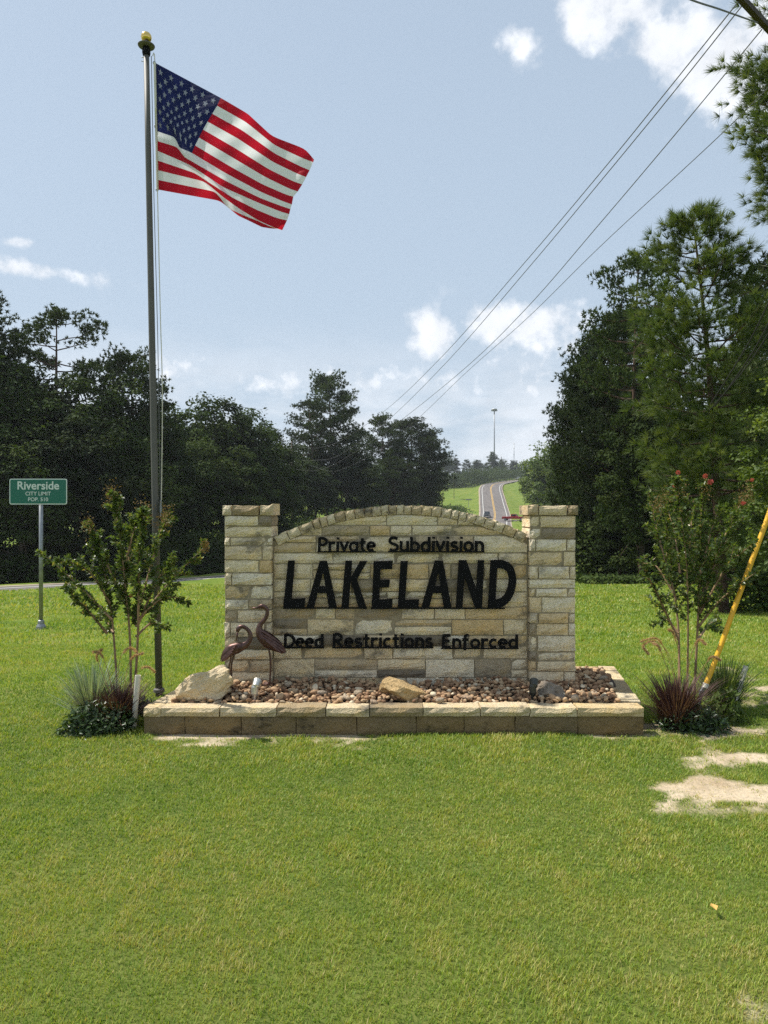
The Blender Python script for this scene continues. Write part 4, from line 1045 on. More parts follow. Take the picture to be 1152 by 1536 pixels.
# ------------------------------------------------------------------ foliage builders (numpy)
def unit(a): return a / (np.linalg.norm(a, axis=-1, keepdims=True) + 1e-9)
def leaves(pos, dirs, nrm, L, W, fold=0.25):
    """each leaf a folded kite of four points: base, left, tip, right"""
    dirs = unit(dirs); side_ = unit(np.cross(dirs, nrm)); up = unit(np.cross(side_, dirs))
    L = np.broadcast_to(np.asarray(L, float), (len(pos),))[:, None]; W = np.broadcast_to(np.asarray(W, float), (len(pos),))[:, None]
    a = pos; t = pos + dirs * L; m = pos + dirs * L * 0.45
    l = m - side_ * W / 2 + up * W * fold; r = m + side_ * W / 2 + up * W * fold
    V = np.stack([a, r, t, l], 1).reshape(-1, 3)
    n = len(pos); b = np.arange(n)[:, None] * 4
    return V, np.concatenate([np.stack([b[:, 0], b[:, 0] + 1, b[:, 0] + 2], -1), np.stack([b[:, 0], b[:, 0] + 2, b[:, 0] + 3], -1)])
def needles(pos, dirs, L, W, per, rg, spread=0.75):
    """tufts: 'per' slim blades fanning out round each twig end"""
    n = len(pos); P0 = np.repeat(pos, per, 0); D = np.repeat(unit(dirs), per, 0)
    D = unit(D + rg.normal(0, spread, D.shape)); Ln = np.repeat(np.broadcast_to(L, (n,)), per) * rg.uniform(0.7, 1.1, n * per)
    sd = unit(np.cross(D, rg.normal(size=D.shape))) * W / 2
    back = P0 - D * 0.0
    V = np.stack([back - sd, back + sd, P0 + D * Ln[:, None]], 1).reshape(-1, 3)
    return V, np.arange(n * per * 3).reshape(-1, 3)
def blades(base, dirx, height, lean, width, rg, seg=2, droop=0.0):
    """grass blades as bent strips; dirx = lean direction (n,2)"""
    n = len(base); out = []; up = np.zeros((n, 3)); up[:, 2] = 1
    d3 = np.concatenate([dirx, np.zeros((n, 1))], 1)
    sd = np.stack([-dirx[:, 1], dirx[:, 0], np.zeros(n)], -1)
    rows = []
    for s in range(seg + 1):
        t = s / seg
        c = base + up * (height * (t - droop * t * t))[:, None] + d3 * (lean * t ** 1.7)[:, None]
        wv = (width * (1 - t) ** 0.6 / 2 if s < seg else width * 0.0)[:, None]
        if s < seg: rows.append(c - sd * wv); rows.append(c + sd * wv)
        else: rows.append(c)
    V = np.stack(rows, 1); k = V.shape[1]; b = np.arange(n) * k
    Fq = [np.stack([b + 2 * s, b + 2 * s + 1, b + 2 * s + 3, b + 2 * s + 2], -1) for s in range(seg - 1)]
    Ft = [np.stack([b + 2 * (seg - 1), b + 2 * (seg - 1) + 1, b + 2 * seg], -1)]
    return V.reshape(-1, 3), Fq + Ft, k

# ------------------------------------------------------------------ lawn turf: real blades, dense near the camera
def turf():
    rg = np.random.default_rng(5); allV = []; allQ = []; allT = []; tint = []; base = 0
    def ring(y0, y1, dens, hgt, wid, seg):
        nonlocal base
        ym = y1; half = ym * 0.56 + 2.1
        n = int(dens * (y1 - y0) * 2 * half)
        x = rg.uniform(-half, half, n); y = rg.uniform(y0, y1, n)
        ok = np.abs(x) < y * 0.54 + 2.0
        t = (y - PF) / (PB - PF)
        inb = (y > PF - 0.005) & (y < PB + 0.02) & (x > PL0 + (PL1 - PL0) * t - 0.02) & (x < PR0 + (PR1 - PR0) * t + 0.02)
        ok &= ~inb
        x, y = x[ok], y[ok]
        bb = bare(x, y); keep = rg.random(len(x)) > np.clip(bb * 1.3, 0, 0.92); x, y, bb = x[keep], y[keep], bb[keep]
        # clumps: patchy height and density
        cl = fnoise(x, y, 5.5, 31); c2 = fnoise(x, y, 14, 32); big = fnoise(x, y, 0.8, 33); lit = fnoise(x, y, 2.3, 34)
        k2 = rg.random(len(x)) < 0.55 + 0.6 * c2; x, y, bb, cl, c2, big, lit = (q[k2] for q in (x, y, bb, cl, c2, big, lit))
        n = len(x); z = H(x, y) + (fnoise(x, y, 2.2, 9) - 0.5) * 0.03 - 0.004
        h_ = hgt * rg.uniform(0.55, 1.15, n) * (0.75 + 0.5 * cl) * (1 - 0.45 * bb)
        a_ = rg.uniform(0, 2 * np.pi, n) ; dx = np.stack([np.cos(a_), np.sin(a_)], -1)
        V, Fl, k = blades(np.stack([x, y, z], -1), dx, h_, h_ * rg.uniform(0.2, 1.0, n), wid * rg.uniform(0.7, 1.3, n), rg, seg)
        allV.append(V)
        for f in Fl: (allQ if f.shape[1] == 4 else allT).append(f + base)
        base += len(V)
        tn = 0.13 + 0.24 * (big - 0.5) + 0.26 * lit + 0.44 * (c2 - 0.5) + 0.3 * (cl - 0.5) + rg.normal(0.1, 0.22, n) + 0.35 * bb
        dead = rg.random(n) < 0.025 + 0.05 * (lit > 0.66); tn[dead] = rg.uniform(0.75, 1.0, dead.sum())
        tint.append(np.repeat(np.clip(tn, 0, 1), k))
    ring(1.2, 2.05, 9000, 0.022, 0.0045, 1); ring(2.05, 3.2, 27000, 0.022, 0.0034, 2); ring(3.2, 4.6, 17000, 0.024, 0.0045, 2); ring(4.6, 6.4, 10000, 0.028, 0.006, 2)
    ring(6.4, 9.5, 4500, 0.032, 0.009, 1); ring(9.5, 15, 1000, 0.042, 0.018, 1); ring(15, 26, 260, 0.055, 0.035, 1)
    Fa = ([np.concatenate(allQ)] if allQ else []) + [np.concatenate(allT)]
    o = npmesh('turf', np.concatenate(allV), Fa, M['lawn_blade'], tint=np.concatenate(tint))
    tag(o, 'short mown green turf covering the lawn', 'grass', kind='stuff')
turf()

# ------------------------------------------------------------------ trees
def limb_mesh(mb, a, b, r0, r1, rg, sag=0.0, n=5):
    a = Vector(a); b = Vector(b); pts = []
    for i in range(n + 1):
        t = i / n; p = a.lerp(b, t); j = 0.04 * (b - a).length * math.sin(t * math.pi)
        p += Vector((rg.normal(0, 1), rg.normal(0, 1), rg.normal(0, 0.6))) * j * 0.6; p.z -= sag * math.sin(t * math.pi); pts.append(p)
    mb.tube(pts, [r0 + (r1 - r0) * i / n for i in range(n + 1)], 6, cap=False)
    return pts

def pine(h, rad, cb, seed, nbr, mat, per=14, nl=0.3, nw=0.03, tufts=9, shape='cone', r0=None, loc=(0, 0, 0), label='', group=None, spread=0.75, open_=0.0, crooked=0.03, lean=(0, 0), k_t=5, pad=0.0):
    """pine: trunk, whorled limbs, needle tufts along the outer twigs"""
    rg = np.random.default_rng(seed); mb = MB(); r0 = r0 or h * 0.014
    tr = []; off = rg.normal(0, 1, 2) * h * crooked
    for i in range(11):
        t = i / 10; tr.append(Vector((off[0] * math.sin(t * 2.3) + 0.01 * h * math.sin(5 * t + seed) + lean[0] * t, off[1] * math.sin(t * 1.9) + lean[1] * t, -0.4 + (h * 0.97 + 0.4) * t)))
    mb.tube(tr, [r0 * (1.15 - 1.02 * i / 10) for i in range(11)], 9)
    def tp(z):
        f = min(max((z + 0.4) / (h * 0.97 + 0.4), 0), 1) * 10; i = min(int(f), 9); return tr[i].lerp(tr[i + 1], f - i)
    pos = []; dirs = []
    for b in range(nbr):
        t = ((b + rg.random()) / nbr); z = h * (cb + (1 - cb) * t)
        if shape == 'cone': rr = rad * (1 - t) ** 0.75 + rad * 0.10
        elif shape == 'col': rr = rad * min(1.0, 0.72 + t) * min(1.0, (1.06 - t) / 0.34) ** 0.8
        elif shape == 'round': rr = rad * math.sqrt(max(1 - (2 * t - 0.85) ** 2 / 1.35, 0.04))
        else: rr = rad * (0.45 + 0.75 * t) * (1 - max(0, t - 0.72) * 2.6)
        rr *= rg.uniform(0.7, 1.06)
        if rg.random() < open_: continue
        a_ = b * 2.399 + rg.normal(0, 0.4); p0 = tp(z - rr * 0.12)
        rise_ = rr * (rg.uniform(-0.1, 0.35) + 0.25 * t)
        p1 = p0 + Vector((math.cos(a_) * rr, math.sin(a_) * rr, rise_))
        pts = limb_mesh(mb, p0, p1, r0 * 0.34 * (1.05 - 0.7 * t), r0 * 0.06, rg, sag=0.06 * rr)
        if pad:
            npd = max(3, int(6.5 * rr / rad))
            for q in range(npd):
                s = 0.42 + 0.6 * (q + rg.random()) / npd
                i = min(int(s * 5), 4); c = pts[i].lerp(pts[i + 1], min(s * 5 - i, 1.1)); lat = rg.normal(0, 0.13) * rr * s
                cx0, cy0, cz0 = c.x - math.sin(a_) * lat, c.y + math.cos(a_) * lat, c.z + pad * 0.25
                pr_ = pad * rg.uniform(0.7, 1.25)
                for r2 in range(19):
                    o = unit(rg.normal(size=3)) * rg.random() ** 0.4 * pr_ * np.array([1, 1, 0.52])
                    pos.append((cx0 + o[0], cy0 + o[1], cz0 + o[2])); dirs.append(o / pr_ + np.array([0, 0, 0.35]))
            continue
        nt_ = max(4, int(tufts * rr / rad + 2))
        for q in range(nt_):
            s = 0.35 + 0.68 * (q + rg.random()) / nt_
            i = min(int(s * 5), 4); c = pts[i].lerp(pts[i + 1], min(s * 5 - i, 1.2))
            k3 = k_t
            for r2 in range(k3):
                o = np.clip(rg.normal(0, 1, 3), -1.5, 1.5) * np.array([1, 1, 0.55]) * rr * 0.17 * (1.1 - 0.3 * s)
                o[2] += rr * 0.05
                pos.append((c.x + o[0], c.y + o[1], c.z + o[2]))
                dd = np.array([math.cos(a_), math.sin(a_), 0.55]) * 0.7 + unit(o) * 0.5
                dirs.append(dd)
    for q in range(10):
        c = tp(h * (0.93 + 0.05 * rg.random())); pos.append((c.x + rg.normal(0, rad * 0.06), c.y + rg.normal(0, rad * 0.06), c.z + rg.uniform(0, h * 0.03))); dirs.append((rg.normal(0, .3), rg.normal(0, .3), 1))
    pos = np.array(pos); dirs = np.array(dirs)
    V, T = needles(pos, dirs, nl, nw, per, rg, spread)
    root = empty('pine_tree', loc, label=label, cat='tree', group=group)
    mb.build('trunk', M['pine_bark'], root, smooth=True, fix=False)
    ti = np.clip(rg.normal(0.45, 0.27, len(pos)), 0, 1)
    npmesh('crown', V, T, mat, root, tint=np.repeat(np.clip(np.repeat(ti, per) + rg.normal(0, 0.1, len(pos) * per), 0, 1), 3))
    return root

def broadleaf(h, rad, cb, seed, nclump, per, leaf, mat, loc=(0, 0, 0), label='', group=None, name='broadleaf_tree', lump=0.26, r0=None):
    rg = np.random.default_rng(seed); mb = MB(); r0 = r0 or h * 0.018
    top = Vector((rg.normal(0, .03) * h, rg.normal(0, .03) * h, h * 0.72))
    tr = [Vector((0, 0, -0.4)).lerp(top, i / 6) + Vector((0.015 * h * math.sin(i + seed), 0.012 * h * math.cos(1.7 * i + seed), 0)) for i in range(7)]
    mb.tube(tr, [r0 * (1.2 - 0.95 * i / 6) for i in range(7)], 8)
    zc = h * (cb + 1) / 2; hz = h * (1 - cb) / 2
    C = []
    while len(C) < nclump:
        d_ = rg.normal(size=3); d_ /= np.linalg.norm(d_); rr = rg.random() ** 0.45
        if d_[2] < -0.5 and rg.random() < 0.5: continue
        wob = 0.82 + 0.3 * math.sin(3 * math.atan2(d_[1], d_[0]) + seed) * (0.4 + 0.6 * rg.random())
        C.append((d_[0] * rad * rr * wob, d_[1] * rad * rr * wob, zc + d_[2] * hz * rr * (0.86 + 0.14 * wob)))
    C = np.array(C)
    for c in C[:: max(1, nclump // 14)]:
        s = tr[rg.integers(2, 7)]; limb_mesh(mb, s, Vector(c), r0 * 0.35, r0 * 0.05, rg, n=4)
    cs_ = rad * lump * rg.uniform(0.6, 1.25, nclump)
    o = rg.normal(size=(nclump, per, 3)); o = unit(o) * (rg.random((nclump, per, 1)) ** 0.5)
    pos = (C[:, None] + o * cs_[:, None, None] * np.array([1.15, 1.15, 0.72])).reshape(-1, 3)
    n = len(pos); nr = unit(o.reshape(-1, 3) * 0.7 + np.array([0, 0, 0.7]) + rg.normal(0, 0.45, (n, 3)))
    dr = np.cross(nr, rg.normal(size=(n, 3)))
    V, T = leaves(pos, dr, nr, leaf * rg.uniform(0.7, 1.3, n), leaf * 0.62 * rg.uniform(0.7, 1.3, n), 0.12)
    root = empty(name, loc, label=label, cat='tree', group=group)
    mb.build('trunk', M['bark'], root, smooth=True, fix=False)
    tc = np.repeat(np.clip(rg.normal(0.45, 0.2, nclump), 0, 1), per); ti = np.clip(tc + rg.normal(0, 0.16, n), 0, 1)
    npmesh('crown', V, T, mat, root, tint=np.repeat(ti, 4))
    return root

def place(root, px, y, top=None, rz=None, h=None, sx=1.0):
    x = (px - 576) / F * y; z = h1(x, y); root.location = (x, y, z)
    if rz is not None: root.rotation_euler = (0, 0, rz)
    if top is not None:
        want = CAMH - (top - 768) / F * y - z; s = want / h; root.scale = (s * sx, s * sx, s)
    return root

LW = 'trees of the wood along the left side of the highway'
hA, hB, hC, hD, hE = 14.0, 14.0, 16.0, 16.0, 12.0
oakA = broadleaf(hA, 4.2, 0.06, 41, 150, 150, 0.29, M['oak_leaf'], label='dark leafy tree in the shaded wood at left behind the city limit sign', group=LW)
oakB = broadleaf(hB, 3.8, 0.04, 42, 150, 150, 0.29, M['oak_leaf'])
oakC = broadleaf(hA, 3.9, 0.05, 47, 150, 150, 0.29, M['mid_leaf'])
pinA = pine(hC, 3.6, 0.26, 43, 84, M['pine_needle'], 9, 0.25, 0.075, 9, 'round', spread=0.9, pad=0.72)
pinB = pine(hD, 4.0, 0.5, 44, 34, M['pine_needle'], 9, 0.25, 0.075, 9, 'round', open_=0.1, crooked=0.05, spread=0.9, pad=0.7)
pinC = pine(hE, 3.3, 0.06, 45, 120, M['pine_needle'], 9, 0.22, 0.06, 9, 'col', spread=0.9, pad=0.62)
used = set()
def put(proto, h, px, y, top, label, group=LW, sx=1.0):
    o = proto if proto.name not in used else copy_tree(proto)
    used.add(proto.name)
    for k in ('group',):
        if group: o[k] = group
        elif k in o: del o[k]
    o['label'] = label; o['category'] = 'tree'
    return place(o, px, y, top, random.uniform(0, 6.28), h, sx)
DARK = 'dark leafy tree in the shaded wood at left behind the city limit sign'
DARK2 = 'dark leafy tree of the wood between flagpole and tall pine, beyond the highway'
put(pinB, hD, 88, 47, 466, 'tall open-crowned pine rising highest above the left wood')
put(pinA, hC, -55, 45, 425, 'tall dark pine cut by the left edge of the photo')
put(oakA, hA, 25, 44, 535, 'dark leafy tree rising left of the tall open-crowned pine, near the photo edge'); put(oakB, hB, 75, 46, 560, 'dark leafy tree hiding the lower trunk of the tall open-crowned pine'); put(oakC, hA, 140, 46, 552, 'dark leafy tree filling the skyline between the open-crowned and round-topped pines'); put(oakB, hB, -50, 42, 520, 'dark leafy tree cut off by the left edge of the photo')
put(pinA, hC, 196, 50, 533, 'round-topped dark pine just left of the flagpole in the wood', sx=0.95)
put(oakA, hA, 175, 48, 590, 'dark leafy tree under the crown of the round-topped pine'); put(oakB, hB, 232, 52, 600, 'dark leafy tree of the left wood directly behind the flagpole'); put(oakA, hA, 110, 42, 620, 'low dark leafy tree in front of the wood, right above the city limit sign', sx=1.15); put(oakB, hB, 30, 40, 640, 'low dark leafy tree behind the left half of the city limit sign', sx=1.2); put(oakA, hA, 200, 46, 650, 'low dark leafy tree behind the top of the left crape myrtle', sx=1.2)
put(oakB, hB, 270, 62, 607, 'dark leafy tree on the skyline just right of the flagpole'); put(oakA, hA, 335, 66, 590, 'broad dark tree with a domed crown right of the flagpole', sx=1.15); put(oakB, hB, 375, 70, 612, 'dark leafy tree at the right shoulder of the domed tree'); put(oakC, hA, 300, 58, 650, 'low dark leafy tree in front of the domed tree, left side', sx=1.1); put(oakB, hB, 360, 60, 670, 'low dark leafy tree right above the left pillar of the sign wall', sx=1.15); put(oakA, hA, 410, 78, 638, 'dark leafy tree in the dip of the skyline left of the tallest pine')
put(oakB, hB, 262, 56, 690, 'low dark leafy tree right of the flagpole at the foot of the wood', sx=1.2); put(oakA, hA, 400, 70, 690, 'low dark leafy tree behind the left end of the wall arch', sx=1.2)
put(pinA, hC, 492, 104, 565, 'tallest round-crowned dark pine standing behind the middle of the sign wall', sx=1.02); put(pinB, hD, 455, 100, 604, 'open pine leaning against the left of the tallest round-crowned pine')
put(oakC, hA, 440, 96, 660, 'leafy tree at the left foot of the tallest round-crowned pine'); put(oakA, hA, 520, 100, 650, 'leafy tree at the right foot of the tallest round-crowned pine', sx=1.2); put(oakB, hB, 470, 92, 690, 'low leafy tree below the tallest round-crowned pine, behind the arch', sx=1.3)
MID = 'pine of the lower clump standing right of the tallest round-crowned pine'
put(pinA, hC, 575, 122, 626, 'left pine of the clump between the tallest pine and the highway'); put(pinC, hE, 612, 126, 634, 'middle pine of the clump between the tallest pine and the highway', sx=1.35); put(pinA, hC, 640, 134, 655, 'rightmost pine of the clump left of the highway, lower than its neighbours', sx=0.9); put(pinC, hE, 590, 118, 690, 'low bushy pine in front of the clump left of the highway', sx=1.6); put(oakC, hA, 555, 112, 690, 'leafy tree in front of the gap right of the tallest pine', sx=1.2); put(oakC, hA, 635, 128, 700, 'low leafy tree at the verge where the clump meets the highway', sx=1.3)
FARL = 'distant dark tree on the hill where the highway bends out of sight'
FG = 'distant trees on the far hill'
for i, (px, y, top, sx) in enumerate(((668, 400, 684, 1.3), (682, 440, 686, 1.3), (700, 430, 690, 1.3), (716, 450, 689, 1.4), (739, 440, 677, 1.0), (728, 430, 696, 1.5), (752, 470, 688, 1.3), (770, 480, 690, 1.6), (785, 500, 694, 1.6), (690, 390, 706, 1.7), (712, 395, 708, 1.8), (735, 415, 706, 1.8), (760, 455, 702, 1.8), (660, 370, 700, 1.5), (676, 360, 714, 1.7), (805, 520, 690, 1.8))):
    put((oakA, oakB, pinA)[i % 3], (hA, hB, hC)[i % 3], px, y, top, FARL, FG, sx)
put(pinB, hD, 662, 245, 708, 'thin young pine at the left verge of the distant highway, nearer one', FG, 0.8); put(pinB, hD, 681, 275, 712, 'thin young pine at the left verge of the distant highway, farther one', FG, 0.8)

RG_ = 'trees of the wood along the right side'
lightA = broadleaf(12, 5.0, 0.02, 51, 130, 130, 0.42, M['light_leaf'], name='broadleaf_tree')
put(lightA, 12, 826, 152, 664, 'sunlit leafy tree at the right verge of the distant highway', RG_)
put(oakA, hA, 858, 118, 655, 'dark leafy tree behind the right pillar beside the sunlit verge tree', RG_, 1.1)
put(oakB, hB, 800, 250, 694, FARL, FG, 1.4)
put(pinC, hE, 928, 33, 478, 'large dark cone-shaped pine behind the right pillar', RG_, 0.86)
put(pinC, hE, 905, 36, 505, 'dark pine filling the middle of the dark clump right of the right pillar', RG_, 0.75); put(pinC, hE, 884, 38, 560, 'smaller dark pine standing left of the large cone-shaped one', RG_, 0.8)
BACK = 'dark tree in the shaded background of the right wood'
put(oakB, hB, 905, 36, 640, 'dark leafy tree behind the foot of the large cone-shaped pine', RG_, 1.2); put(oakA, hA, 975, 38, 560, 'dark leafy tree between the cone-shaped pine and the bright green pine', RG_, 1.2); put(oakB, hB, 1060, 34, 560, 'dark leafy tree straight behind the bright green pine', RG_, 1.2); put(oakA, hA, 1150, 36, 540, 'dark leafy tree right of the bright green pine, near the photo edge', RG_, 1.2); put(oakB, hB, 1000, 30, 690, 'low dark tree behind the top left of the right crape myrtle', RG_, 1.3); put(oakA, hA, 1090, 28, 680, 'low dark tree behind the top right of the right crape myrtle', RG_, 1.3); put(oakB, hB, 962, 27.5, 600, 'dark leafy tree hiding the trunk of the pine behind the bright green one', RG_, 0.9); put(oakA, hA, 930, 31, 745, 'low dark tree at the lawn edge right of the right pillar', RG_, 1.3)
put(pinB, hD, 965, 29, 392, 'dark pine whose crown shows just behind the bright green pine', RG_, 0.7)
put(pinC, hE, 1196, 24, 365, 'dark pine cut by the right edge of the photo', RG_, 0.9)

npine = pine(8.0, 1.5, 0.10, 61, 92, M['fresh_needle'], 34, 0.23, 0.012, 12, 'col', r0=0.10, lean=(-0.75, 0), k_t=3, label='bright green pine with long needles behind the right crape myrtle', group=RG_, spread=0.5)
place(npine, 1096, 14.5, 322, 0.0, 8.0)
tpine = pine(13.0, 2.5, 0.60, 62, 66, M['fresh_needle'], 32, 0.25, 0.013, 14, 'round', r0=0.16, k_t=7, label='tall near pine whose boughs reach in at the upper right edge', group=RG_, spread=0.5)
place(tpine, 1240, 14.0, -40, 2.2, 13.0)
mpine = pine(9.0, 1.9, 0.1, 63, 80, M['fresh_needle'], 24, 0.24, 0.014, 12, 'col', r0=0.11, k_t=4, label='mid green pine half hidden behind the bright one at right', group=RG_, spread=0.5)
place(mpine, 1178, 18.5, 455, 1.1, 9.0)
sap = broadleaf(6.0, 1.25, 0.2, 64, 70, 70, 0.11, M['light_leaf'], label='bright green leafy sapling at the right edge below the pines', group=RG_)
place(sap, 1180, 11.2, 560, 0.0, 6.0)

def thicket(name, pts, label, seed, n, leaf, mat, hmax, dep):
    """woodland edge undergrowth too tangled to count"""
    rg = np.random.default_rng(seed); pts = np.array(pts, float)
    seg = rg.integers(0, len(pts) - 1, n); t = rg.random(n); c = pts[seg] * (1 - t)[:, None] + pts[seg + 1] * t[:, None]
    x = c[:, 0] + rg.normal(0, dep * 0.5, n); y = c[:, 1] + rg.normal(0, dep * 0.5, n)
    hh = hmax * (0.45 + 0.75 * fnoise(x, y, 0.35, seed)); zz = rg.random(n) ** 0.8 * hh
    pos = np.stack([x, y, H(x, y) + zz], -1)
    nr = unit(np.stack([np.zeros(n), -np.ones(n) * 0.3, np.ones(n) * 0.7], -1) + rg.normal(0, 0.5, (n, 3))); dr = np.cross(nr, rg.normal(size=(n, 3)))
    V, T = leaves(pos, dr, nr, leaf * rg.uniform(0.6, 1.4, n), leaf * 0.6 * rg.uniform(0.7, 1.3, n), 0.12)
    cl = fnoise(pos[:, 0], pos[:, 2] * 1.3 + pos[:, 1], 0.9, seed + 1)
    tag(npmesh(name, V, T, mat, tint=np.repeat(np.clip(cl + rg.normal(0, 0.15, n), 0, 1), 4)), label, 'undergrowth', kind='stuff')
def along(y0, y1, off):
    out = []
    for i in range(0, len(ROADC) - 1, 5):
        p = ROADC[i]
        if y0 <= p.y <= y1:
            t = ROADC[i + 1] - p; t.z = 0; t.normalize(); out.append((p.x + t.y * off, p.y - t.x * off))
    return out
thicket('undergrowth', along(5, 75, -10.2), 'tangled dark undergrowth at the foot of the left wood', 71, 56000, 0.28, M['oak_leaf'], 3.4, 1.6)
thicket('undergrowth', along(75, 215, -11.0), 'dark undergrowth along the left verge of the highway behind the sign wall', 76, 30000, 0.45, M['oak_leaf'], 3.6, 4.0)
thicket('undergrowth', [(8.6, 34), (12, 32), (16, 30), (22, 27), (30, 24)], 'dark undergrowth closing the foot of the right wood', 72, 24000, 0.24, M['oak_leaf'], 3.2, 2.0)
thicket('undergrowth', [(7.0, 14.6), (8.6, 15.2), (11, 15)], 'low weedy brush at the right edge below the pines', 73, 5000, 0.12, M['oak_leaf'], 0.9, 0.9)
thicket('undergrowth', [(40, 380), (52, 385), (60, 420), (75, 450), (110, 510)], 'dark brush on the far hill behind the bend', 74, 9000, 0.9, M['oak_leaf'], 4, 8)
thicket('undergrowth', [(5, 300), (20, 312), (33, 322), (42, 337), (50, 356), (62, 385), (84, 420), (120, 470)], 'dark brush at the top of the left verge where the highway bends', 77, 16000, 0.75, M['oak_leaf'], 7.0, 5)
thicket('tall_grass', [(7.5, 27), (10, 27.5), (14, 26), (19, 24)], 'unmown grass fringe at the edge of the right wood', 75, 7000, 0.16, M['mid_leaf'], 0.26, 0.9)

# ------------------------------------------------------------------ crape myrtles, shrubs, ornamental grasses
def myrtle(base_px, y, stems, label, seed, leafn, bloom, leaf=0.04, seeds=()):
    rg = np.random.default_rng(seed); b0 = P(*base_px, y); b0.z = h1(b0.x, y)
    root = empty('crape_myrtle', b0, label=label, cat='tree', group='crape myrtles beside the planter')
    pos = []; dirs = []; wood = MB(); tips = []
    for st in stems:
        pts = []
        dy = rg.normal(0, 0.28); m = len(st['p'])
        for i, q in enumerate(st['p']):
            yy = y + (dy if not st.get('y') else st['y']) * (i / (m - 1)); pts.append(P(*q, yy) - b0)
        if st.get('ground'): pts[0].z = -0.02
        cur = catmull(pts, 6); r0 = st.get('r', 0.011)
        wood.tube(cur, [r0 * (1 - 0.85 * i / (len(cur) - 1)) for i in range(len(cur))], 7, cap=False)
        s0 = st.get('s', 0.3); tips.append(cur[-1])
        tot = sum((cur[i + 1] - cur[i]).length for i in range(len(cur) - 1))
        nl = int(st.get('n', 1.0) * leafn * tot)
        # side twigs
        ntw = max(2, int(tot * 11))
        segs = [(cur, s0, nl)]
        for k in range(ntw):
            s = s0 + (1 - s0) * (k + rg.random()) / ntw * 0.95; i = min(int(s * (len(cur) - 1)), len(cur) - 2); c = cur[i]
            td = (cur[i + 1] - cur[i]).normalized(); a_ = Vector(rg.normal(0, 1, 3)); a_ = (a_ - td * a_.dot(td)).normalized()
            l = rg.uniform(0.06, 0.19) * (1.25 - 0.8 * s); e = c + (a_ * 0.75 + td * 0.75 + Vector((0, 0, 0.15))) * l
            tw = [c.lerp(e, q / 3) for q in range(4)]; wood.tube(tw, [0.0028, 0.0024, 0.002, 0.001], 5, cap=False); segs.append((tw, 0.1, int(leafn * l * 1.5)))
        for cu, sa, nn in segs:
            for q in range(nn):
                s = sa + (1 - sa) * rg.random(); f = s * (len(cu) - 1); i = min(int(f), len(cu) - 2); c = cu[i].lerp(cu[i + 1], f - i)
                td = (cu[i + 1] - cu[i]).normalized(); a_ = Vector(rg.normal(0, 1, 3)); a_ = (a_ - td * a_.dot(td)).normalized()
                pos.append(tuple(c)); dirs.append(tuple(a_ * 0.85 + td * 0.5 + Vector((0, 0, -0.1))))
    wood.build('stems', M['tan_bark'], root, smooth=True, fix=False)
    pos = np.array(pos); dirs = np.array(dirs); n = len(pos)
    nr = unit(np.array([0, 0, 1.0]) + rg.normal(0, 0.55, (n, 3)))
    V, T = leaves(pos, dirs, nr, leaf * rg.uniform(0.6, 1.25, n), leaf * 0.58 * rg.uniform(0.7, 1.2, n), 0.14)
    npmesh('leaves', V, T, M['myrtle_leaf'], root, tint=np.repeat(np.clip(rg.normal(0.48, 0.22, n), 0, 1), 4))
    if seeds:
        sp = []; sd = []
        for (px, py, r_) in seeds:
            c = np.array(P(px, py, y) - b0); k = 90
            sp.append(c + rg.normal(0, 1, (k, 3)) * np.array([r_, r_, r_ * 1.6])); sd.append(rg.normal(0, 1, (k, 3)) + np.array([0, 0, 0.6]))
            V, T = leaves(sp[-1], sd[-1], rg.normal(size=(k, 3)), 0.018, 0.012, 0.3)
            npmesh('seed_head', V, T, M['seed'], root, tint=np.repeat(rg.random(k), 4))['kind'] = 'stuff'
    for (px, py, r_) in bloom:
        c = P(px, py, y - 0.05) - b0; k = 70; o = unit(rg.normal(size=(k, 3))) * (rg.random((k, 1)) ** 0.4) * r_
        V, T = leaves(o, o + rg.normal(0, 0.3 * r_, o.shape), rg.normal(size=o.shape), r_ * 0.8, r_ * 0.7, 0.25)
        npmesh('bloom', V, T, M['bloom'], root, tint=np.repeat(rg.random(k), 4), loc=c)
    return root
ST = lambda p, **k: dict(p=p, **k)
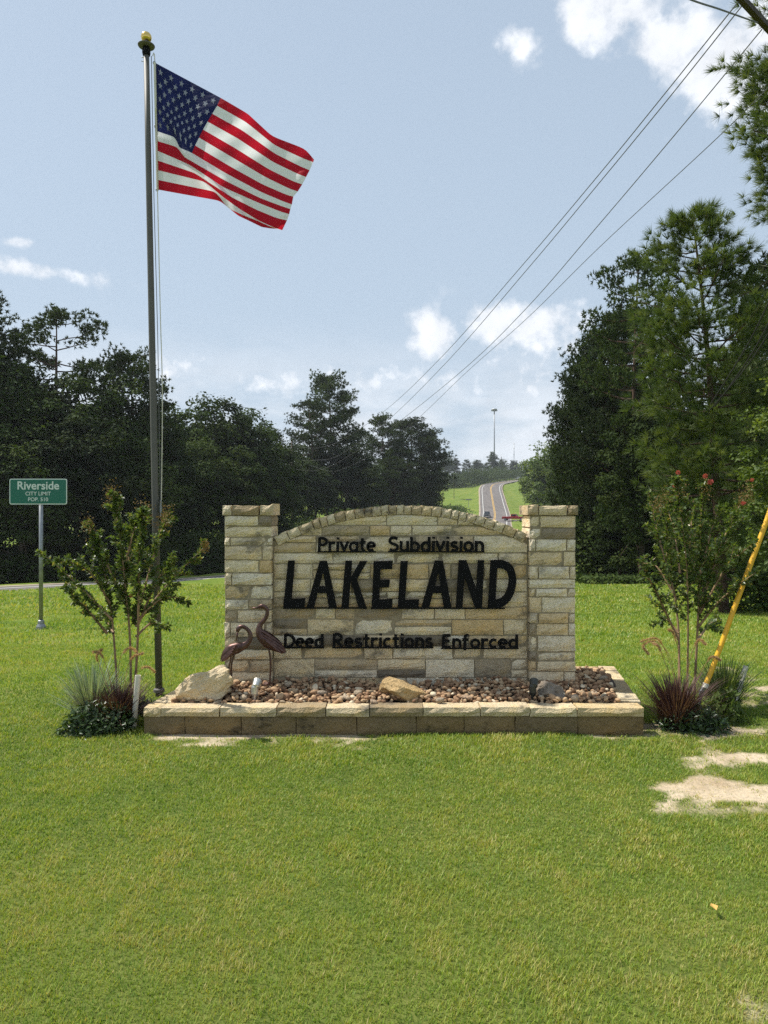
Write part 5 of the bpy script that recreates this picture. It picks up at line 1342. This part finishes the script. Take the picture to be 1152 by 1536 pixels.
myrtle((193, 1062), 6.02, [
    ST([(178, 1062), (171, 960), (163, 890), (150, 830), (132, 782)], ground=1, r=0.011, s=0.34),
    ST([(196, 1072), (195, 960), (186, 860), (178, 790), (170, 738)], ground=1, r=0.012, s=0.32),
    ST([(200, 1070), (207, 950), (208, 860), (212, 800), (216, 762)], ground=1, r=0.012, s=0.36),
    ST([(204, 930), (226, 850), (240, 800), (252, 768)], s=0.1), ST([(188, 880), (196, 820), (196, 780)], s=0.1), ST([(168, 930), (130, 890), (98, 860), (64, 830)], s=0.12, n=0.9),
    ST([(165, 905), (138, 862), (112, 846), (84, 842)], s=0.15, n=0.8), ST([(160, 950), (132, 916), (112, 896), (96, 880)], s=0.1), ST([(206, 935), (240, 890), (268, 858), (310, 818)], s=0.15, n=0.75),
    ST([(206, 930), (236, 902), (262, 896), (282, 904)], s=0.15, n=0.8), ST([(204, 955), (226, 935), (240, 938), (252, 944)], s=0.3, n=0.7), ST([(206, 940), (236, 870), (254, 850), (262, 838)], s=0.1), ST([(176, 880), (158, 840), (148, 810)], s=0.05), ST([(186, 850), (200, 800), (205, 775)], s=0.05), ST([(170, 950), (160, 930), (150, 915)], s=0.1), ST([(205, 940), (190, 900), (184, 880)], s=0.1)],
    'crape myrtle with tan stems and seed heads left of the planter, in front of flagpole', 81, 275, [(185, 854, 0.014), (197, 893, 0.013)], seeds=[(170, 742, 0.035), (164, 752, 0.03), (133, 788, 0.03), (214, 765, 0.03), (222, 775, 0.03), (250, 772, 0.03), (244, 782, 0.03), (308, 820, 0.015)])
myrtle((1025, 1057), 6.15, [
    ST([(1018, 1062), (1018, 950), (1008, 860), (1000, 790), (1008, 735)], ground=1, r=0.012, s=0.33, n=1.1),
    ST([(1040, 1062), (1046, 950), (1050, 850), (1052, 770), (1062, 722)], ground=1, r=0.012, s=0.32, n=1.1),
    ST([(1030, 1060), (1032, 950), (1030, 850), (1020, 760), (1016, 715)], ground=1, r=0.01, s=0.32),
    ST([(1047, 930), (1070, 850), (1098, 780), (1124, 735)], s=0.12), ST([(1048, 900), (1080, 830), (1098, 790), (1116, 775)], s=0.15), ST([(1014, 900), (992, 820), (982, 780), (978, 745)], s=0.1),
    ST([(1018, 960), (990, 900), (975, 870), (960, 840)], s=0.2, n=0.8), ST([(1010, 890), (985, 850), (965, 845)], s=0.2, n=0.6), ST([(1048, 940), (1076, 905), (1104, 880), (1132, 860)], s=0.2, n=0.8), ST([(1046, 960), (1066, 935), (1080, 932)], s=0.3, n=0.7), ST([(1050, 920), (1090, 850), (1112, 830), (1130, 815)], s=0.2, n=0.7),
    ST([(1018, 950), (1000, 930), (992, 936)], s=0.3, n=0.8), ST([(1030, 880), (1036, 800), (1040, 750)], s=0.05), ST([(1020, 860), (1012, 800), (1000, 760)], s=0.05), ST([(1050, 860), (1066, 800), (1078, 760)], s=0.05)],
    'crape myrtle with red blooms right of the planter, beside the yellow guy guard', 82, 215, [(1017, 709, 0.013), (1013, 727, 0.016), (1018, 728, 0.013), (1058, 714, 0.014), (1066, 723, 0.016), (1115, 755, 0.013), (1128, 720, 0.011)], seeds=[(1000, 745, 0.03), (1060, 735, 0.03), (1122, 740, 0.03), (1112, 750, 0.025), (1020, 740, 0.03), (985, 760, 0.025)])

def grass_clump(px, py, y, label, mat, n, h_, spread, w_, seed, droop=0.25, plumes=(), name='ornamental_grass'):
    rg = np.random.default_rng(seed); b0 = P(px, py, y); b0.z = h1(b0.x, y)
    root = empty(name, b0, label=label, cat='ornamental grass', group='ornamental grasses beside the planter')
    a_ = rg.uniform(0, 2 * np.pi, n); dx = np.stack([np.cos(a_), np.sin(a_)], -1); rr = rg.random(n) ** 0.5
    base = np.concatenate([dx * (rr * spread * 0.35)[:, None], np.full((n, 1), -0.01)], 1)
    hh = h_ * rg.uniform(0.4, 1.15, n); V, Fl, k = blades(base, dx, hh, spread * rr * rg.uniform(0.2, 1.6, n), w_ * rg.uniform(0.7, 1.3, n), rg, 4, droop)
    npmesh('blades', V, Fl, mat, root, tint=np.repeat(np.clip(rg.normal(0.5, 0.25, n), 0, 1), k))
    for pl in plumes:
        pts = catmull([P(*q, y + rg.normal(0, 0.06)) - b0 for q in pl], 6); m_ = MB(); m_.tube(pts, [0.0022] * len(pts), 5, cap=False)
        tip = pts[len(pts) // 2:]; ps = []; ds = []
        for i in range(len(tip) - 1):
            for q in range(44):
                ps.append(tuple(tip[i].lerp(tip[i + 1], rg.random()))); ds.append(tuple((tip[i + 1] - tip[i]).normalized() * 0.8 + Vector(rg.normal(0, 0.6, 3))))
        V, T = leaves(np.array(ps), np.array(ds), rg.normal(size=(len(ps), 3)), 0.02, 0.003, 0.1)
        b_ = len(m_.v); m_.v += [tuple(v) for v in V]; m_.f += [tuple(int(i) + b_ for i in t) for t in T]
        o = m_.build('plume', M['plume'], root, fix=False)
        at = o.data.attributes.new('tint', 'FLOAT', 'POINT'); at.data.foreach_set('value', rg.random(len(o.data.vertices)).astype(np.float32))
    return root
def shrub(px, py, y, rx, hz, label, mat, n, leaf, seed, name='shrub'):
    rg = np.random.default_rng(seed); b0 = P(px, py, y); b0.z = h1(b0.x, y)
    root = empty(name, b0, label=label, cat='shrub', group='low shrubs beside the planter')
    d_ = unit(rg.normal(size=(n, 3))); d_[:, 2] = np.abs(d_[:, 2]); rr = rg.random((n, 1)) ** 0.33
    wob = 0.8 + 0.35 * fnoise(np.arctan2(d_[:, 1], d_[:, 0]) * 1.5, d_[:, 2] * 3, 1.0, seed)[:, None]
    pos = d_ * rr * wob * np.array([rx, rx * 0.8, hz])
    nr = unit(d_ + np.array([0, 0, 0.5]) + rg.normal(0, 0.4, (n, 3))); dr = np.cross(nr, rg.normal(size=(n, 3))) + d_ * 0.6
    V, T = leaves(pos, dr, nr, leaf * rg.uniform(0.6, 1.3, n), leaf * 0.45 * rg.uniform(0.7, 1.2, n), 0.15)
    npmesh('leaves', V, T, mat, root, tint=np.repeat(np.clip(rg.normal(0.4, 0.25, n), 0, 1), 4))
    m_ = MB()
    for k in range(9):
        q = pos[rg.integers(0, n)]; m_.tube([(0.02 * math.cos(k), 0.02 * math.sin(k), -0.02), tuple(q * 0.5), tuple(q)], [0.006, 0.004, 0.002], 5, cap=False)
    m_.build('stems', M['bark'], root, fix=False)
    return root
grass_clump(138, 1062, 5.75, 'pale blue-green grass clump, leftmost of the plants by the planter', M['blue_grass'], 620, 0.46, 0.24, 0.010, 91, 0.1)
grass_clump(176, 1068, 5.6, 'purple fountain grass clump under the left crape myrtle', M['purple_grass'], 900, 0.44, 0.30, 0.009, 92, 0.3,
            [[(180, 1040), (178, 1000), (184, 980), (196, 972), (205, 978)], [(170, 1040), (160, 1000), (150, 980), (140, 978)], [(195, 1040), (205, 1010), (220, 1000), (232, 1008)], [(185, 1040), (192, 1000), (200, 985), (214, 980)], [(165, 1040), (152, 1005), (145, 985), (152, 975)]])
shrub(146, 1083, 5.42, 0.27, 0.21, 'dark green leafy shrub at the foot of the left crape myrtle', M['shrub_leaf'], 1500, 0.05, 93)
shrub(210, 1062, 5.95, 0.16, 0.12, 'small green shrub between white pipe and flagpole foot', M['shrub_leaf'], 420, 0.045, 94)
grass_clump(1014, 1066, 5.55, 'purple fountain grass clump under the right crape myrtle', M['purple_grass'], 1000, 0.46, 0.27, 0.009, 95, 0.2,
            [[(1015, 1030), (1005, 985), (985, 962), (965, 968), (972, 980)], [(1015, 1030), (1000, 980), (985, 958), (962, 962)], [(1020, 1030), (1018, 980), (1010, 950), (1004, 945)], [(1030, 1030), (1036, 985), (1048, 960), (1058, 966)], [(1040, 1030), (1056, 1000), (1068, 985), (1080, 990)], [(1012, 1030), (996, 990), (988, 970), (980, 965)]])
grass_clump(1086, 1048, 6.05, 'green grass clump behind the yellow guy guard', M['green_grass'], 800, 0.48, 0.28, 0.009, 96, 0.15)
shrub(1040, 1072, 5.5, 0.25, 0.16, 'dark shrub in shade at the foot of the yellow guy guard', M['shrub_leaf'], 1300, 0.048, 97)
shrub(1086, 1064, 5.7, 0.14, 0.25, 'upright green leafy plant beside the leaning white pipe', M['light_leaf'], 420, 0.06, 98)

def pipe(p0, p1, y, dy, label):
    a = P(*p0, y); b = P(*p1, y + dy); a.z = min(a.z, h1(a.x, y) - 0.02)
    e = empty('white_pipe', a, label=label, cat='pipe', group='white pipes beside the planter')
    d_ = b - a; L_ = d_.length; m_ = MB(); r_ = 0.0205
    m_.lathe([(r_, 0), (r_, L_), (r_ * 0.8, L_), (r_ * 0.8, L_ - 0.05)], n=14)
    o = m_.build('pipe_wall', M['white_paint'], e, smooth=False); o.rotation_euler = d_.to_track_quat('Z', 'Y').to_euler()
    return e
pipe((200, 1072), (207, 1013), 5.5, 0.0, 'white plastic pipe standing by the left corner of the planter')
pipe((1096, 1038), (1119, 999), 5.95, 0.05, 'white plastic pipe leaning among the plants at right')

# ------------------------------------------------------------------ utility poles, wires, guy
def wire(name, pts, r_, label, mat='wire', group='overhead wires'):
    o0 = Vector(pts[0]); cur = catmull(pts, 8)
    o = MB().tube([p - o0 for p in cur], r_, 6, cap=False).build(name, M[mat], None, loc=o0, fix=False)
    return tag(o, label, 'wire', group)
def sag(a, b, s, n=14, deep=1.0):
    a = Vector(a); b = Vector(b); return [a.lerp(b, i / n) - Vector((0, 0, s * 4 * (i / n) * (1 - i / n))) for i in range(n + 1)]
def utility_pole(x, y, h_, r_, label, arms, group='wooden utility poles'):
    z = h1(x, y); e = empty('utility_pole', (x, y, z), label=label, cat='utility pole', group=group)
    MB().tube([(0, 0, -0.5), (0.01, 0, h_ * 0.5), (0, 0, h_)], [r_, r_ * 0.85, r_ * 0.7], 12).build('pole', M['creosote'], e, smooth=True)
    for (a, b) in arms:
        a = Vector(a) - e.location; b = Vector(b) - e.location; d_ = (b - a)
        o = MB().box(((a + b) / 2), (d_.length, 0.06, 0.065)).build('crossarm', M['creosote'], e)
        c = (a + b) / 2; o.data.transform(Matrix.Translation(-c)); o.location = c; o.rotation_euler = (0, 0, math.atan2(d_.y, d_.x))
        for t in (0.04, 0.3, 0.7, 0.96):
            q = a.lerp(b, t); MB().lathe([(0.02, 0.0), (0.045, 0.03), (0.03, 0.05), (0.045, 0.08), (0.02, 0.12)], q + Vector((0, 0, 0.03)), 8).build('insulator', M['galv'], e)
    return e
A1 = P(1106, -6, 8.0); A2 = P(1152, 48, 8.55); A2.z = A1.z = 7.2
dirA = (A2 - A1).normalized()
armA = A1 - dirA * 0.12; pxy = A1 + dirA * 2.5
utility_pole(pxy.x, pxy.y, 8.3, 0.15, 'near wooden utility pole out of sight at right with crossarm showing in the top corner', [(armA, A1 + dirA * 3.2)])
farp = P(438, 690, 92.0); fx, fy = farp.x, farp.y
fz = [P(444, 669, 92), P(447, 690, 92), P(420, 698, 92), P(463, 697, 92)]
utility_pole(fx, fy, P(438, 662, 92).z - h1(fx, fy), 0.16, 'distant wooden utility pole with crossarm against the dark left wood', [((P(419, 697, 92).x, 92, P(419, 699, 92).z), (P(466, 697, 92).x, 92, P(419, 699, 92).z))])
def wire_px(pix, y0, y1, r_, label, ywarp=None):
    """pixel track (near to far) given depth: depth follows the straight plan run between both ends"""
    a = P(*pix[0], y0); b = P(*pix[-1], y1); pts = []
    for (px, py) in pix:
        # where the sight line in plan crosses the plan line a-b
        k = (px - 576) / F; dx, dy = b.x - a.x, b.y - a.y
        t = (k * a.y - a.x) / (dx - k * dy); yy = a.y + dy * t
        pts.append(P(px, py, yy))
    return wire('power_line', pts, r_, label)
wire_px([(1108, 2), (1000, 137), (900, 260), (780, 402), (658, 540), (572, 620), (505, 664), (470, 672), (444, 669)], 8.0, 92, 0.0068, 'upper overhead power line, topmost where they cross the sky')
wire_px([(1112, 10), (1005, 145), (900, 273), (790, 405), (673, 540), (587, 626), (541, 662), (491, 689), (447, 690)], 8.1, 92, 0.0068, 'overhead power line running just below the topmost one')
wire_px([(1143, 44), (1020, 193), (900, 335), (790, 462), (699, 551), (602, 630), (547, 669), (491, 701), (458, 706), (420, 698)], 8.5, 92, 0.0068, 'third overhead line from the top, reaching the crossarm corner')
wire_px([(1190, 92), (1080, 203), (900, 370), (790, 478), (699, 559), (620, 634), (563, 679), (513, 704), (491, 706), (463, 697)], 9.5, 92, 0.0068, 'lowest long overhead line, passing in front of the right pines')
wire('power_line', [P(1136, 34, 8.35), P(1080, 14, 7.2), P(1030, -3, 6.4), P(900, -60, 5.0)], 0.008, 'short overhead wire leaving the crossarm at the top edge toward the left')
for i, (a, b) in enumerate((((1066, 606), (1175, 405)), ((1072, 610), (1175, 440)), ((1064, 616), (1175, 462)))):
    wire('service_wire', [P(*a, 13.0), P((a[0] + b[0]) / 2 + 4, (a[1] + b[1]) / 2 + 6, 11.6), P(*b, 10.2)], 0.011, ('upper', 'middle', 'lower')[i] + ' of three dark wires crossing the right pines', 'rubber')
# guy wire with its yellow guard
ga = P(1045, 1072, 5.85); ga.z = h1(ga.x, ga.y)
gtop = Vector((5.95, 6.9, 8.0)); g1 = P(1150, 780, 6.08)
guy = empty('guy_wire', ga, label='steel guy wire with long yellow guard anchored right of the planter', cat='guy wire')
gd_ = (P(1104, 905, 5.98) - ga); 
pp = [P(1057, 1032, 5.87), P(1080, 972, 5.92), P(1104, 905, 5.97), P(1130, 835, 6.03), P(1153, 772, 6.08), P(1172, 712, 6.13)]
MB().tube([q - ga for q in catmull(pp, 4)], 0.020, 12).build('guard', M['yellow'], guy, smooth=True)
MB().tube([pp[0] - ga, pp[0] + (pp[-1] - pp[0]) * 0.02 - ga], 0.0245, 12).build('guard_end', M['white_paint'], guy)
MB().tube([pp[-1] - ga, gtop - ga], 0.006, 6).build('strand', M['galv'], guy)
MB().tube([Vector((0, 0, -0.05)) - Vector((0.0, 0, 0)), P(1051, 1048, 5.86) - ga], 0.0085, 8).build('anchor_rod', M['galv'], guy)
ey = P(1051, 1047, 5.86) - ga
for o_ in (-0.014, 0.014): MB().tube([ey + Vector((o_ * 0.2, 0, -0.02)), ey + Vector((o_, 0, 0.03)), pp[0] - ga + Vector((o_ * 0.5, 0, 0.02))], 0.005, 6).build('thimble', M['galv'], guy)
MB().box(ey + Vector((0.004, 0, 0.035)), (0.032, 0.024, 0.05)).build('clamp', M['galv'], guy)
utility_pole(gtop.x, gtop.y, 8.4, 0.15, 'guyed wooden stub pole just outside the right edge', [])

# ------------------------------------------------------------------ far masts, signs, vehicles
def mast(px, top, y, r_, label, head):
    x = (px - 576) / F * y; z = h1(x, y); zt_ = P(px, top, y).z - z
    e = empty('light_mast' if head else 'antenna_mast', (x, y, z), label=label, cat='mast')
    MB().tube([(0, 0, 0), (0, 0, zt_ * 0.5), (0, 0, zt_)], [r_ * 1.5, r_ * 1.2, r_], 10).build('pole', M['galv'], e, smooth=True)
    if head:
        MB().lathe([(0.4, -0.5), (1.6, -0.35), (1.7, 0.0), (1.5, 0.25), (0.4, 0.35)], (0, 0, zt_), 14).build('ring', M['galv'], e)
        for k in range(8):
            a_ = k * math.pi / 4; MB().box((1.45 * math.cos(a_), 1.45 * math.sin(a_), zt_ - 0.75), (0.9, 0.6, 0.6), a_).build('lamp', M['galv'], e)
    else:
        for zz in (0.7, 0.85, 0.97): MB().box((0, 0, zt_ * zz), (1.0, 0.2, 0.4)).build('antenna', M['galv'], e)
    return e
mast(741.5, 614, 445, 0.3, 'tall pale high-mast light far off above the bend of the highway', True)
mast(771, 664, 620, 0.22, 'thin far antenna mast right of the tall light mast', False)
fpx = P(752, 685, 470); utility_pole(fpx.x, fpx.y, fpx.z - h1(fpx.x, 470), 0.28, 'far utility pole with crossarm on the hill by the light mast', [((fpx.x - 3.5, 470, fpx.z - 1.5), (fpx.x + 5, 470, fpx.z - 1.5))])
rx_, ry_ = (703 - 576) / F * 248, 248.0
rsn = empty('verge_sign', (rx_, ry_, h1(rx_, ry_)), label='small dark sign on a single post on the left verge of the distant highway', cat='road sign')
MB().tube([(0, 0, -0.3), (0, 0, 2.6)], 0.07, 8).build('post', M['galv'], rsn); MB().box((0, -0.08, 2.7), (1.9, 0.05, 0.42)).build('panel', M['creosote'], rsn); MB().box((0, -0.12, 2.7), (1.7, 0.02, 0.3)).build('face', M['galv'], rsn)

def carpaint(name, col):
    m, nt, b, o = nmat(name); b.inputs['Base Color'].default_value = (*col, 1); b.inputs['Roughness'].default_value = 0.28; b.inputs['Coat Weight'].default_value = 0.6
    f = tex(nt, 2, 3); r = ramp(nt, [(0.3, tuple(c * 0.85 for c in col)), (0.7, col)]); nt.links.new(f, r.inputs[0]); nt.links.new(r.outputs[0], b.inputs['Base Color']); return m
def car(loc, rz, paint, label, pickup=False, L=4.9, W=1.85):
    e = empty('pickup_truck' if pickup else 'sedan_car', loc, rz, label, 'pickup' if pickup else 'car', 'vehicles on the distant highway')
    h2 = L / 2
    if pickup: body = [(-h2, 0.45), (-h2, 1.05), (-0.5, 1.05), (0.75, 1.08), (h2 - 0.25, 0.98), (h2, 0.8), (h2, 0.42)]; cabp = [(-0.75, 1.05), (-0.62, 1.68), (0.45, 1.7), (1.15, 1.06)]
    else: body = [(-h2, 0.4), (-h2, 0.92), (-1.4, 0.98), (0.95, 0.95), (h2 - 0.3, 0.82), (h2, 0.66), (h2, 0.36)]; cabp = [(-1.75, 0.96), (-1.05, 1.4), (0.2, 1.42), (1.05, 0.94)]
    MB().prism([(x, z) for x, z in body], -W / 2, W / 2).build('body', paint, e, bevel=0.06)
    wi = W / 2 - 0.14
    MB().prism([(x, z + 0.002) for x, z in cabp], -wi, wi).build('cabin', paint, e, bevel=0.05)
    (xa, za), (xb, zb2), (xc, zc2), (xd, zd) = cabp
    for s in (-1, 1):
        MB().add([(xa + 0.28, s * (wi + 0.006), za + 0.05), (xd - 0.32, s * (wi + 0.006), zd + 0.05), (xc - 0.05, s * (wi + 0.006), zc2 - 0.1), (xb + 0.1, s * (wi + 0.006), zb2 - 0.1)], [(0, 1, 2, 3) if s < 0 else (3, 2, 1, 0)]).build('side_window', M['glass'], e, fix=False)
    def glaze(x0_, z0_, x1_, z1_, nm, out):
        d_ = Vector((x1_ - x0_, 0, z1_ - z0_)).normalized(); n_ = Vector((-d_.z, 0, d_.x)) * 0.012 * (1 if out else -1)
        a = Vector((x0_, 0, z0_)) + d_ * 0.08 + n_; b = Vector((x1_, 0, z1_)) - d_ * 0.08 + n_
        MB().add([(a.x, -wi + 0.12, a.z), (a.x, wi - 0.12, a.z), (b.x, wi - 0.15, b.z), (b.x, -wi + 0.15, b.z)], [(0, 1, 2, 3)]).build(nm, M['glass'], e, fix=False)
    glaze(xd, zd, xc, zc2, 'windscreen', False); glaze(xa, za, xb, zb2, 'rear_window', True)
    for x in (-h2 + 0.95, h2 - 0.95):
        for s in (-1, 1):
            wh = MB().tube([(x, s * (W / 2 - 0.2), 0.34), (x, s * (W / 2 + 0.012), 0.34)], 0.34, 16).build('wheel', M['rubber'], e)
            MB().tube([(x, s * (W / 2 + 0.0), 0.34), (x, s * (W / 2 + 0.022), 0.34)], 0.2, 12).build('rim', M['galv'], wh)
    for s in (-1, 1):
        MB().box((h2 - 0.02, s * W * 0.36, 0.74), (0.08, 0.34, 0.15)).build('headlight', M['white_paint'], e)
        MB().box((-h2 + 0.02, s * W * 0.4, 0.8), (0.08, 0.2, 0.2)).build('tail_light', M['tail'], e)
    MB().box((h2 - 0.01, 0, 0.56), (0.06, W * 0.6, 0.16)).build('grille', M['rubber'], e)
    MB().box((h2, 0, 0.4), (0.12, W * 0.96, 0.14)).build('bumper', M['galv'], e); MB().box((-h2, 0, 0.46), (0.12, W * 0.96, 0.14)).build('bumper', M['galv'], e)
    return e
M['tail'] = simple('red_lamp_lens', (0.35, 0.01, 0.01), 0.3)
cx2 = P(771, 777, 193).x; car((cx2, 193.0, h1(cx2, 193) + 0.15), R(-20), carpaint('red_paint', (0.40, 0.012, 0.02)), 'red pickup turning off the distant highway just above the wall top', True, 6.0, 2.0)
c_ = P(730.5, 771, 214); car((c_.x, 214, h1(c_.x, 214) + 0.11), R(-99), carpaint('dark_paint', (0.03, 0.032, 0.036)), 'dark pickup coming along the left lane of the distant highway', True, 5.4, 1.95)
c_ = P(779, 721, 388); car((c_.x, 388, h1(c_.x, 388) + 0.12), R(215), carpaint('silver_paint', (0.5, 0.5, 0.5)), 'tiny pale car far off where the highway bends right')

lf = MB(); lf.add([(0, -0.022, 0), (0.016, 0, 0.006), (0, 0.026, 0.002), (-0.016, 0, 0.008)], [(0, 1, 2, 3)])
x_, y_ = gpt(1071, 1378); tag(lf.build('fallen_leaf', simple('dry_yellow_leaf', (0.55, 0.33, 0.08), 0.7), loc=(x_, y_, 0.045), fix=False), 'dry yellow leaf lying on the lawn at lower right', 'leaf')

# ------------------------------------------------------------------ humid summer air
hm = bpy.data.materials.new('humid_air'); hm.use_nodes = True; hn = hm.node_tree; hn.nodes.clear()
ho = hn.nodes.new('ShaderNodeOutputMaterial'); hv = hn.nodes.new('ShaderNodeVolumePrincipled')
hv.inputs['Color'].default_value = (0.9, 0.95, 1.0, 1); hv.inputs['Density'].default_value = 0.00028; hv.inputs['Anisotropy'].default_value = 0.2
hn.links.new(hv.outputs[0], ho.inputs['Volume'])
tag(MB().box((0, 870, 36), (2000, 2000, 84)).build('haze', hm), kind='stuff')
